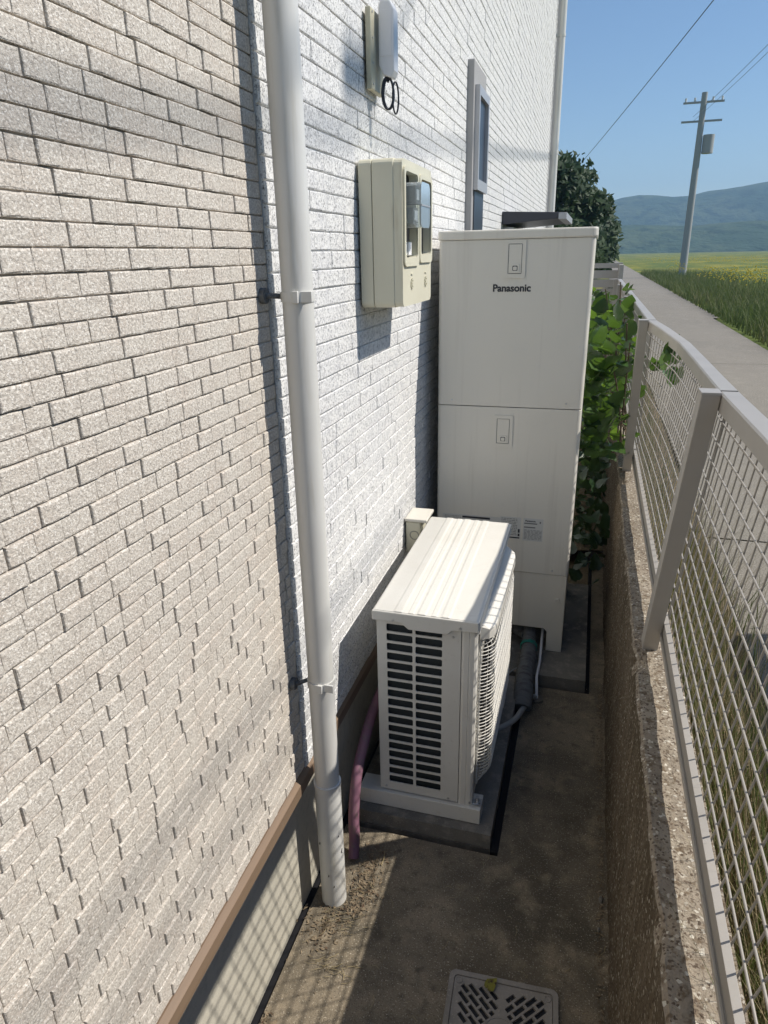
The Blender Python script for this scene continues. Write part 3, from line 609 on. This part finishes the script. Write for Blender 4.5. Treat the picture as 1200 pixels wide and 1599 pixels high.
# ------------------------------------------------------------------ drain cover
dc = thing('drain_cover', 'square slotted drain cover with a round centre disc set in the passage floor', 'drain cover', (.605, 1.13, 0))
A = .140; ang = math.radians(3.0)
MT = Matrix.Translation((.606, 1.142, .006)) @ Matrix.Rotation(ang, 4, 'Z')
plate('outer_frame', rrect(-A, A, -A, A, .018), [rrect(-A + .013, A - .013, -A + .013, A - .013, .010)], .010, MT, M['drain'], dc, .002)
holes = []
def in_grate(x, y, sx, sy):
    u, v = sx * x, sy * y; c = A - .024
    return .0075 < u < c and .0075 < v < c and math.hypot(x, y) > .045 and not (u > c - .016 and v > c - .016)
for (sx, sy) in ((1, 1), (-1, 1), (-1, -1), (1, -1)):
    nx_, ny_ = sx * .7071, sy * .7071; dx, dy = sx * .7071, -sy * .7071; hw_ = .0058
    for i in range(-6, 7):
        off = i * .0172; run = []
        for q_ in range(0, 400):
            sp_ = q_ * .0005
            ok = all(in_grate(nx_ * sp_ + dx * (off + e_), ny_ * sp_ + dy * (off + e_), sx, sy) for e_ in (-hw_, hw_))
            phase = (sp_ + (.0205 if i % 2 else 0)) % .041
            if ok and phase < .0345: run.append(sp_)
            if (not ok or phase >= .0345) and run:
                if run[-1] - run[0] > .007:
                    a0, a1 = run[0], run[-1]
                    holes.append([(nx_ * s_ + dx * (off + e_), ny_ * s_ + dy * (off + e_)) for (s_, e_) in ((a0, -hw_), (a1, -hw_), (a1, hw_), (a0, hw_))])
                run = []
plate('grate', rrect(-A + .0145, A - .0145, -A + .0145, A - .0145, .009), holes, .008, MT @ Matrix.Translation((0, 0, -.0015)), M['drain'], dc, .001)
a = MB(); a.cyl(MT @ Vector((0, 0, -.002)), (0, 0, 1), .038, .0055, 40); a.tube([MT @ Vector((.040 * math.cos(t), .040 * math.sin(t), .003)) for t in [2 * math.pi * k / 40 for k in range(41)]], .002, 6, False); build('centre_disc', a, M['drain'], dc)
text('disc_lettering', 'T-2', .014, MT @ Matrix.Translation((.0, .016, .0038)), M['ink_grey'], dc, ext=.0002) if False else None
a = MB()
for (sx, sy) in ((1, 1), (-1, 1), (-1, -1), (1, -1)): a.tube([MT @ Vector((sx * (A - .026) + .008 * math.cos(t), sy * (A - .026) + .008 * math.sin(t), .0028)) for t in [2 * math.pi * k / 16 for k in range(17)]], .0014, 5, False)
build('screw_boss', a, M['drain'], dc)
a = MB(); a.box(.606 - A + .02, .606 + A - .02, 1.142 - A + .02, 1.142 + A - .02, .0012, .0016); build('sump', a, M['dark'], dc)

# ------------------------------------------------------------------ mesh fence
fence = thing('mesh_fence', 'beige-grey welded mesh fence with box top rail standing on the kerb', 'fence', (.95, 0, .74))
RAIL3 = [(-3, 1.012, 1.503), (0, 1.013, 1.503), (1.26, 1.013, 1.503), (1.62, 1.009, 1.502), (2.0, 1.030, 1.482), (2.4, 1.043, 1.471), (2.85, 1.044, 1.470), (3.2, 1.0, 1.488), (3.42, .966, 1.498), (5.2, .960, 1.502), (6.9, .958, 1.502), (8.5, .955, 1.502)]
RAIL = [(a_[0], a_[1]) for a_ in RAIL3]
def rail_z(y):
    for (a_, b_) in zip(RAIL3, RAIL3[1:]):
        if y <= b_[0]: t = (y - a_[0]) / (b_[0] - a_[0]); return a_[2] + (b_[2] - a_[2]) * t - 1.503
    return RAIL3[-1][2] - 1.503
def rail_x(y):
    for (a_, b_) in zip(RAIL, RAIL[1:]):
        if y <= b_[0]: t = (y - a_[0]) / (b_[0] - a_[0]); return a_[1] + (b_[1] - a_[1]) * t
    return RAIL[-1][1]
LEAN = .18; ZB, ZT = .838, 1.462
def wpt(yb, z, off=0.0):
    t = (z - .79) / (1.48 - .79); y = yb - LEAN * t; xt = rail_x(y) - .022
    return (.952 + (xt - .952) * t + off, y, z + rail_z(y) * (z - ZB) / (ZT - ZB))
panels = [(-1.85, -.075), (-.06, 1.865), (1.885, 3.63), (3.65, 5.40), (5.42, 7.15), (7.17, 8.6)]
for i, (ya, yb) in enumerate(panels):
    ys = sorted(set([ya - LEAN, yb - LEAN] + [y for y, _ in RAIL if ya - LEAN < y < yb - LEAN])) if False else None
    # top rail segments following the bent line
    n = 8; path = [ya - LEAN + (yb - ya) * k / n for k in range(n + 1)]
    path = sorted(set(path + [y for y, _ in RAIL if ya - LEAN < y < yb - LEAN]))
    mb = MB(); vs = []
    sec = [(-.042, 1.500), (-.038, 1.503), (-.003, 1.503), (0, 1.500), (0, 1.466), (-.042, 1.462)]
    for y in path:
        for (dx, z) in sec: vs.append((rail_x(y) + dx, y, z + rail_z(y)))
    m_ = len(sec); mb.add(vs, [(j * m_ + k, j * m_ + (k + 1) % m_, (j + 1) * m_ + (k + 1) % m_, (j + 1) * m_ + k) for j in range(len(path) - 1) for k in range(m_)] + [tuple(range(m_))[::-1], tuple(len(vs) - m_ + k for k in range(m_))])
    build('top_rail', mb, M['fence'], fence)
    mb = MB(); mb.prism([(.932, .792), (.932, .804), (.9365, .804), (.9365, .801), (.939, .801), (.939, .838), (.953, .838), (.953, .792)], ya, yb, 'y'); build('bottom_rail', mb, M['fence'], fence, .0008)
wires = 0; wm = {}
def wire(name, p, q, r, parent=fence):
    p, q = Vector(p), Vector(q); key = round(r, 5)
    if key not in wm:
        t = MB(); t.tube([(0, 0, 0), (0, 0, 1)], r, 6); me = bpy.data.meshes.new('wire'); me.from_pydata(t.v, [], t.f); me.update(); me.polygons.foreach_set('use_smooth', [True] * len(me.polygons)); me.materials.append(M['wire']); wm[key] = me
    o = bpy.data.objects.new(name, wm[key]); COL.objects.link(o); o.parent = parent
    d = q - p; o.location = p - world_base(parent); o.rotation_euler = d.to_track_quat('Z', 'Y').to_euler(); o.scale = (1, 1, d.length); return o
far = MB()
for (ya, yb) in panels:
    n = int(round((yb - ya) / .05))
    for k in range(n + 1):
        y = ya + (yb - ya) * (k + .0) / n
        edge = k in (0, n)
        if ya > 5: far.tube([wpt(y, ZB - .01, .004), wpt(y, ZT + .01, .004)], .0018, 5, False)
        else: wire('vertical_wire', wpt(y, ZB - .02, .004), wpt(y, ZT + .01, .004), .0018 if not edge else .0026)
    for k in range(12):
        z = ZB + .035 + k * .0505
        segs = [y for y in [ya + (yb - ya) * t / 6 for t in range(7)]]
        if ya > 5: far.tube([wpt(y, z, -.001) for y in segs], .002, 5, False)
        else:
            mb = MB(); mb.tube([wpt(y, z, -.0005) for y in segs], .0023, 6); build('horizontal_wire', mb, M['wire'], fence)
build('far_mesh', far, M['wire'], fence)['kind'] = 'stuff'
for pb in (.04, 1.832, 3.585, 5.355, 7.12, 8.56):
    x0, x1 = .893, .934; yt = pb - LEAN
    xt = rail_x(yt) - .042
    mb = MB(); vs = []
    for (z, dx, dy) in ((.725, 0, 0), (1.497, xt - x1 - .001, -LEAN)):
        for (x, y) in ((x0, pb - .012), (x1, pb - .012), (x1, pb + .043), (x0, pb + .043)): vs.append((x + dx, y + dy, z))
    mb.add(vs, [(0, 1, 2, 3), (4, 7, 6, 5), (0, 4, 5, 1), (1, 5, 6, 2), (2, 6, 7, 3), (3, 7, 4, 0)]); po = build('post', mb, M['fence'], fence, .002)
    mb = MB(); mb.box(x0 + (xt - x1) - .002, xt - .0005, pb - LEAN - .015, pb - LEAN + .041, 1.4972, 1.5035); build('post_cap', mb, M['fence'], po, .001)
# end fence across the passage
ef = thing('slat_gate', 'grey slatted gate panel closing the far end of the passage', 'gate', (.5, 9.3, .0))
for xx in (.02, .93):
    mb = MB(); mb.box(xx, xx + .05, 9.28, 9.33, .0, 1.66); build('post', mb, M['fence'], ef, .002)
mb = MB(); mb.box(.0705, .9295, 9.285, 9.325, 1.60, 1.655); build('top_rail', mb, M['fence'], ef)
for k in range(14):
    mb = MB(); mb.box(.0705, .9295, 9.295, 9.315, .10 + k * .106, .195 + k * .106); build('slat', mb, M['fence'], ef)
mb = MB(); mb.box(.935, .985, 9.0, 9.28, .75, 1.64); tag(build('boundary_pillar', mb, M['block'], None, .004), 'short grey end pillar where the mesh fence meets the far gate', 'pillar')

# ------------------------------------------------------------------ vines
def leaf_mesh(seed, kind='heart'):
    r = random.Random(seed); out = []
    pts = [(0, 0), (.12, -.10), (.34, -.08), (.50, .14), (.46, .42), (.26, .74), (0, 1.0)]
    rt = [(x * r.uniform(.85, 1.1), y) for x, y in pts]; lf = [(-x * r.uniform(.85, 1.1), y) for x, y in pts]
    fold = r.uniform(.12, .42); curl = r.uniform(-.35, .15); wv = r.uniform(.02, .07)
    def P(x, y): return (x, y, abs(x) * fold + curl * y * y + wv * math.sin(9 * y + 5 * x))
    vs = [P(0, .0), P(0, .33), P(0, .66), P(0, 1.0)] + [P(*p) for p in rt[1:-1]] + [P(*p) for p in lf[1:-1]]
    fs = [(0, 4, 5), (0, 5, 6, 1), (1, 6, 7, 2), (2, 7, 8, 3), (0, 10, 9), (0, 1, 11, 10), (1, 2, 12, 11), (2, 3, 13, 12)]
    me = bpy.data.meshes.new('leaf'); me.from_pydata(vs, [], fs); me.update(); me.polygons.foreach_set('use_smooth', [True] * len(me.polygons)); me.materials.append(M['leaf']); return me
LM = [leaf_mesh(i) for i in range(7)]
M['leaf_light'] = translucent(mat('vine_leaf_young', (.10, .19, .035), .38, .5, layers=[(14, 3, .45, .62, (.07, .13, .03), 'n')], bump=[(90, 3, .002, 'n')]), (.24, .40, .04), .4)
M['leaf_dark'] = translucent(mat('vine_leaf_old', (.03, .065, .028), .33, .6, layers=[(14, 3, .5, .64, (.05, .085, .03), 'n')], bump=[(90, 3, .002, 'n')]), (.08, .16, .03), .15)
for i_, m_ in ((0, 'leaf_light'), (4, 'leaf_light'), (2, 'leaf_dark'), (5, 'leaf_dark')): LM[i_].materials.clear(); LM[i_].materials.append(M[m_])
def stem(mb, p0, p1, sag, r):
    p0, p1 = Vector(p0), Vector(p1); mb.tube([p0.lerp(p1, t) + Vector((0, 0, -sag * 4 * t * (1 - t))) for t in (0, .2, .4, .6, .8, 1)], r, 5)
vine = thing('ivy_vine', 'leafy green vine hanging over the kerb between the tank and the fence', 'vine', (.8, 4.3, .7))
sm = MB(); r_ = random.Random(21)
for k in range(26):
    y = r_.uniform(3.55, 6.2); x = r_.uniform(.74, .9); stem(sm, (r_.uniform(.86, .93), y, r_.uniform(.7, .85)), (x, y + r_.uniform(-.4, .4), r_.uniform(.9, 1.6)), r_.uniform(-.15, .05), .004)
build('stem', sm, M['bark'], vine)
extra = MB(); nleaf = 0
for k in range(620):
    u = r_.random()
    y = 3.5 + 2.9 * r_.random() ** 1.3
    top = 1.40 + .12 * mn.noise(Vector((y * 3, 0, 0))) + .05 * min(2, y - 3.5)
    z = .74 + (top - .74) * (r_.random() ** .8)
    xi = .66 + .09 * mn.noise(Vector((y * 4, z * 4, 2))) + (.10 if z < .8 else 0)
    x = r_.uniform(xi, .925) if k % 3 else r_.uniform(xi, xi + .07)
    if y < 3.75 and x < .69: x = .72
    s = r_.choice([.04, .055, .07, .085, .10]) * r_.uniform(.8, 1.2)
    rot = (r_.uniform(-.3, 1.5), r_.uniform(-.7, .7), r_.uniform(2.0, 4.6))
    if k < 294: share('leaf', LM[k % 7], vine, (x, y, z), (s, s, s), rot)
    else:
        from mathutils import Euler
        mt = Matrix.Translation((x, y, z)) @ Euler(rot).to_matrix().to_4x4() @ Matrix.Diagonal((s, s, s, 1)); me = LM[k % 7]
        extra.add([mt @ v.co for v in me.vertices], [tuple(p.vertices) for p in me.polygons], True)
for k in range(14):
    c = Vector((r_.uniform(.97, 1.03), r_.uniform(3.0, 3.35), r_.uniform(1.26, 1.42)))
    mt = Matrix.Translation(c) @ Matrix.Rotation(r_.uniform(0, 6), 4, 'Z') @ Matrix.Rotation(r_.uniform(1, 2.4), 4, 'X') @ Matrix.Scale(r_.uniform(.05, .08), 4); me = LM[k % 7]
    extra.add([mt @ v.co for v in me.vertices], [tuple(p.vertices) for p in me.polygons], True)
build('leaf_mass', extra, M['leaf'], vine)['kind'] = 'stuff'
# low plants in the pit
lp = MB()
for k in range(500):
    y = r_.uniform(3.6, 8.5); x = r_.uniform(.66, .86); z = r_.uniform(.02, .75 if k % 2 else .4); s = r_.uniform(.04, .09)
    mt = Matrix.Translation((x, y, z)) @ Matrix.Rotation(r_.uniform(0, 6.3), 4, 'Z') @ Matrix.Rotation(r_.uniform(.2, 1.6), 4, 'X') @ Matrix.Scale(s, 4); me = LM[k % 7]
    lp.add([mt @ v.co for v in me.vertices], [tuple(p.vertices) for p in me.polygons], True)
tag(build('undergrowth', lp, M['leaf_dark']), 'dark leafy undergrowth in the gap beside the tall tank', 'plants', kind='stuff')

# ------------------------------------------------------------------ trees and shrubs
def tree(name, label, base, h, cr, n, seed, ls=.12, trunk_r=.09, low=.25, sq=1.0):
    r = random.Random(seed); t = thing(name, label, 'tree' if 'tree' in name else 'shrub', base)
    b0 = Vector(base); mb = MB(); mb.tube([b0, b0 + Vector((.05, 0, h * .35)), b0 + Vector((-.03, .05, h * .8))], .1, 8, True, [trunk_r, trunk_r * .75, trunk_r * .25])
    cl = []
    for k in range(16):
        a_ = r.uniform(0, 6.28); zz = h * r.uniform(low, .92); rad = cr * r.uniform(.25, .8) * math.sqrt(max(.1, 1 - ((zz / h - .5) / .62) ** 2))
        c = b0 + Vector((math.cos(a_) * rad, math.sin(a_) * rad * sq, zz)); cl.append((c, cr * r.uniform(.28, .5)))
        mb.tube([b0 + Vector((0, 0, zz * .55)), (b0 + Vector((0, 0, zz * .7))).lerp(c, .5), c], .02, 5, True, [trunk_r * .35, trunk_r * .2, trunk_r * .08])
    build('trunk', mb, M['bark'], t)
    lm = MB()
    for k in range(n):
        c, rr = cl[r.randrange(len(cl))]; d = Vector((r.gauss(0, 1), r.gauss(0, 1), r.gauss(0, .8))).normalized() * rr * r.uniform(.4, 1.05); p = c + d
        a1 = Vector((r.gauss(0, 1), r.gauss(0, 1), r.gauss(0, 1))).normalized(); a2 = a1.orthogonal().normalized(); s = ls * r.uniform(.6, 1.3)
        lm.add([p - a1 * s, p + a2 * s * .45, p + a1 * s, p - a2 * s * .45], [(0, 1, 2, 3)])
    o = build('crown', lm, M['leaf2'], t); return t
tree('broadleaf_tree', 'dark green tree beyond the far end of the house', (-.2, 17.5, RZ), 3.3, 1.15, 9000, 5, .10, .1)
tree('broadleaf_tree', 'second dark tree behind, lower and further right', (.1, 24, RZ), 2.6, 1.3, 7000, 6, .12, .1)
tree('garden_shrub', 'bushy shrub just behind the far gate above the tank top', (.25, 10.3, .3), 1.95, .55, 5000, 8, .05, .03, .2)
tree('garden_shrub', 'narrow dark shrub beside the far gate near the pillar', (.66, 9.9, .3), 1.75, .33, 3000, 9, .045, .03, .2)
# utility poles and cables
def pole(label, x, y, h, grp='utility poles'):
    t = thing('utility_pole', label, 'utility pole', (x, y, RZ), grp)
    mb = MB(); mb.tube([(x, y, RZ), (x, y, h)], .17, 16, True, [.19, .13]); build('shaft', mb, M['pole'], t)
    for z in (h - .4, h - 1.2): mb = MB(); mb.box(x - .9, x + .9, y - .05, y + .05, z - .04, z + .04); build('crossarm', mb, M['pole'], t)
    for dx in (-.8, -.4, .4, .8): mb = MB(); mb.tube([(x + dx, y, h - .36), (x + dx, y, h - .2)], .05, 10); build('insulator', mb, M['white_plastic'], t)
    mb = MB(); mb.tube([(x + .42, y, h - 2.6), (x + .42, y, h - 1.8)], .26, 16); build('transformer', mb, M['pole'], t)
    return t
pole('grey concrete utility pole with transformer rising above the far meadow', 4.9, 40, 8.7)
def cable(p0, p1, sag, r, label, n=40):
    p0, p1 = Vector(p0), Vector(p1); mb = MB(); mb.tube([p0.lerp(p1, k / n) + Vector((0, 0, -sag * 4 * (k / n) * (1 - k / n))) for k in range(n + 1)], r, 6)
    return tag(build('overhead_cable', mb, M['cable_black']), label, 'cable', 'overhead cables')
cable((-.6, 40, 5.9), (9.1, -14, 10.98), .40, .012, 'thick overhead cable bundle crossing above the passage')
cable((4.5, 40, 7.7), (6.7, -14, 8.5), .55, .008, 'lower thin overhead cable along the road')
cable((4.5, 40, 7.5), (6.6, -14, 8.25), .60, .007, 'lowest thin overhead cable along the road')
mb = MB(); mb.tube([(5.84, 3.55, 9.0), (5.84, 3.57, 9.0), (5.79, 3.83, 8.98), (5.79, 3.85, 8.98)], .05, 12, True, [.02, .05, .05, .02]); tag(build('cable_closure', mb, M['cable_black']), 'black splice closure hanging on the thick overhead cable', 'closure')
cable((5.79, 3.83, 8.96), (.05, 4.9, 4.75), .12, .008, 'service drop cable from the road to the house', 14)
# block wall added out of the frame, only to cast shade on the road
bwl = thing('added_block_wall', 'unseen grey block wall added to cast shade on the road', 'wall', (2.9, 0, RZ))
for j in range(9):
    for i in range(15):
        y1_ = 2.95 - i * .40 - (.2 if j % 2 else 0)
        mb = MB(); mb.box(2.85, 2.97, max(y1_ - .39, -3), y1_ if i or not j % 2 else 2.95, RZ - .02 + j * .2, RZ + .17 + j * .2); build('block', mb, M['block'], bwl)
mb = MB(); mb.box(2.84, 2.98, -3, 2.96, RZ + 1.785, RZ + 1.85); build('coping', mb, M['block'], bwl)

# ------------------------------------------------------------------ grasses, litter
def blades(name, n, region, h, wd, material, label, seed, lean=.5, zb=RZ - .01):
    r = random.Random(seed); vs = []; fs = []
    for k in range(n):
        x, y = region(r); hh = r.uniform(*h); a_ = r.uniform(0, 6.28); ln = r.uniform(.1, lean) * hh; w_ = r.uniform(.6, 1.2) * wd
        dx, dy = math.cos(a_), math.sin(a_); o = len(vs)
        for t in (0, .4, .75, 1):
            c = Vector((x + dx * ln * t * t, y + dy * ln * t * t, zb + hh * (t - .15 * t * t * (ln / hh)))); ww_ = w_ * (1 - t * .92)
            vs += [(c.x - dy * ww_, c.y + dx * ww_, c.z), (c.x + dy * ww_, c.y - dx * ww_, c.z)]
        fs += [(o + 2 * i, o + 2 * i + 1, o + 2 * i + 3, o + 2 * i + 2) for i in range(3)]
    mb = MB(); mb.v = vs; mb.f = fs; mb.sm = [False] * len(fs)
    return tag(build(name, mb, material), label, 'grass', kind='stuff')
def strip(r):
    y = r.uniform(.2, 9) if r.random() < .35 else r.uniform(.3, 3.2)
    c = .5 + .5 * mn.noise(Vector((y * 2.2, 4, 0))); return (1.03 + abs(r.gauss(0, .09)) * (.4 + 1.3 * c), y)
blades('grass_tufts', 3600, strip, (.06, .42), .0024, M['grass'], 'green grass tufts growing along the outside of the fence', 11, .6)
blades('dry_grass', 4200, strip, (.05, .48), .0014, M['straw'], 'dry straw-coloured grass stems among the tufts by the fence', 12, .55)
blades('verge_grass', 26000, lambda r: (3.15 + abs(r.gauss(0, 1)) * 1.9, 6 + 40 * r.random() ** 1.5), (.08, .42), .010, M['grass'], 'green grass verge along the right side of the road', 13, .8)
r_ = random.Random(5); fm = MB()
for k in range(9000):
    y = r_.uniform(19, 70); x = 4.0 + r_.random() * (y * .25); z = RZ + r_.uniform(.45, .8)
    if mn.noise(Vector((x * .25, y * .10, 0))) < .08: continue
    s = r_.uniform(.016, .03); fm.add([(x - s, y, z), (x, y - s, z + s * .4), (x + s, y, z), (x, y + s, z - s * .4), (x, y, z + s)], [(0, 1, 4), (1, 2, 4), (2, 3, 4), (3, 0, 4)])
tag(build('yellow_flowers', fm, M['yellow']), 'yellow flowers in the meadow beyond the road', 'flowers', kind='stuff')
# litter: dry leaf bits along the wall, twigs, pebbles
r_ = random.Random(31); lt = MB()
def bit(x, y, s, z0=.002):
    a1 = r_.uniform(0, 6.28); t = r_.uniform(-.7, .7); c, s_ = math.cos(a1), math.sin(a1); z = z0 + s * .25 * r_.random()
    lt.add([(x - c * s, y - s_ * s, z), (x + s_ * s * .4, y - c * s * .4, z + s * .35 * abs(t)), (x + c * s, y + s_ * s, z + s * t * .3 + .001), (x - s_ * s * .4, y + c * s * .4, z + s * .2)], [(0, 1, 2), (0, 2, 3)])
for k in range(420): bit(.155 + r_.gauss(0, .018) + .02 * math.sin(k), r_.uniform(1.36, 1.62), r_.uniform(.003, .009))
for k in range(190): bit(.09 + r_.gauss(0, .035), 1.31 + r_.gauss(0, .045), r_.uniform(.003, .009))
for k in range(160): bit(.03 + abs(r_.gauss(0, .02)), .985 + r_.gauss(0, .02), r_.uniform(.004, .012), .004)
for k in range(500): bit(r_.uniform(.03, .85), r_.uniform(.8, 1.68), r_.uniform(.0015, .004))
for k in range(420): bit(.852 - abs(r_.gauss(0, .012)), r_.uniform(.8, 2.7), r_.uniform(.003, .009))
for k in range(260): bit(r_.uniform(.54, .86), r_.uniform(1.7, 3.2), r_.uniform(.002, .006))
tag(build('leaf_litter', lt, M['litter']), 'brown dry leaf litter and crumbs scattered over the passage floor', 'litter', kind='stuff')
lt = MB()
for k in range(120):
    x, y = r_.uniform(.04, .85), r_.uniform(.95, 1.66)
    if k < 26: x, y = .10 + r_.gauss(0, .03), 1.335 + r_.gauss(0, .015)
    if 26 <= k < 55: x, y = .13 + r_.gauss(0, .03), 1.19 + r_.gauss(0, .02)
    a1 = r_.uniform(-.6, .6) if k < 55 else r_.uniform(0, 3.14); l = r_.uniform(.012, .038); lt.tube([(x, y, .004), (x + math.cos(a1) * l * .5, y + math.sin(a1) * l * .5, .006), (x + math.cos(a1 + .3) * l, y + math.sin(a1 + .3) * l, .004)], r_.uniform(.0004, .0009), 4)
tag(build('straw_bits', lt, M['straw']), 'pale straw and twigs lying on the passage floor', 'straw', kind='stuff')
for (p, q_, lab_) in (((.185, 1.545, .005), (.180, 1.60, .006), 'short pale twig lying on the sunlit floor near the pink hose'), ((.165, 1.475, .004), (.185, 1.455, .010), 'small broken twig beside the leaf litter')):
    t = MB(); t.tube([p, ((p[0] + q_[0]) / 2 + .003, (p[1] + q_[1]) / 2, .007), q_], .0014, 6); tag(build('twig', t, M['straw']), lab_, 'twig')
yl = leaf_mesh(77); yl.materials.clear(); M['yleaf'] = mat('fallen_leaf', (.20, .19, .03), .7, .3, layers=[(90, 3, .5, .62, (.06, .035, .02), 'n')]); yl.materials.append(M['yleaf'])
o = bpy.data.objects.new('fallen_leaf', yl); COL.objects.link(o); o.location = (.562, 1.245, .014); o.scale = (.03, .035, .02); o.rotation_euler = (.15, .1, -.6); tag(o, 'small yellow-green fallen leaf on the back edge of the drain cover', 'leaf')
# pebbles by the kerb
for k, (x, y, s) in enumerate(((.845, 1.60, .008), (.838, 1.50, .005))):
    bm = bmesh.new(); bmesh.ops.create_icosphere(bm, subdivisions=2, radius=1)
    for v in bm.verts: v.co *= 1 + .2 * mn.noise(v.co * 1.5 + Vector((k, 0, 0)))
    me = bpy.data.meshes.new('pebble'); bm.to_mesh(me); bm.free(); me.materials.append(M['pad'])
    for p_ in me.polygons: p_.use_smooth = True
    o = bpy.data.objects.new('pebble', me); COL.objects.link(o); o.location = (x, y, s * .5); o.scale = (s * .8, s * 1.6, s * .7); tag(o, ('larger oval pebble at the foot of the kerb wall', 'small round pebble at the foot of the kerb wall')[k], 'pebble')

# ------------------------------------------------------------------ air: even pale haze over the whole landscape
hz = MB(); hz.box(-950, 950, -180, 950, -1.2, 76)
hm = bpy.data.materials.new('haze'); hm.use_nodes = True; t_ = hm.node_tree
for n_ in list(t_.nodes):
    if n_.type != 'OUTPUT_MATERIAL': t_.nodes.remove(n_)
pv = t_.nodes.new('ShaderNodeVolumePrincipled'); pv.inputs['Color'].default_value = (.42, .68, 1.0, 1); pv.inputs['Density'].default_value = 0.0010; pv.inputs['Anisotropy'].default_value = .0
t_.links.new(pv.outputs[0], [n_ for n_ in t_.nodes if n_.type == 'OUTPUT_MATERIAL'][0].inputs['Volume'])
tag(build('haze', hz, hm), kind='stuff')
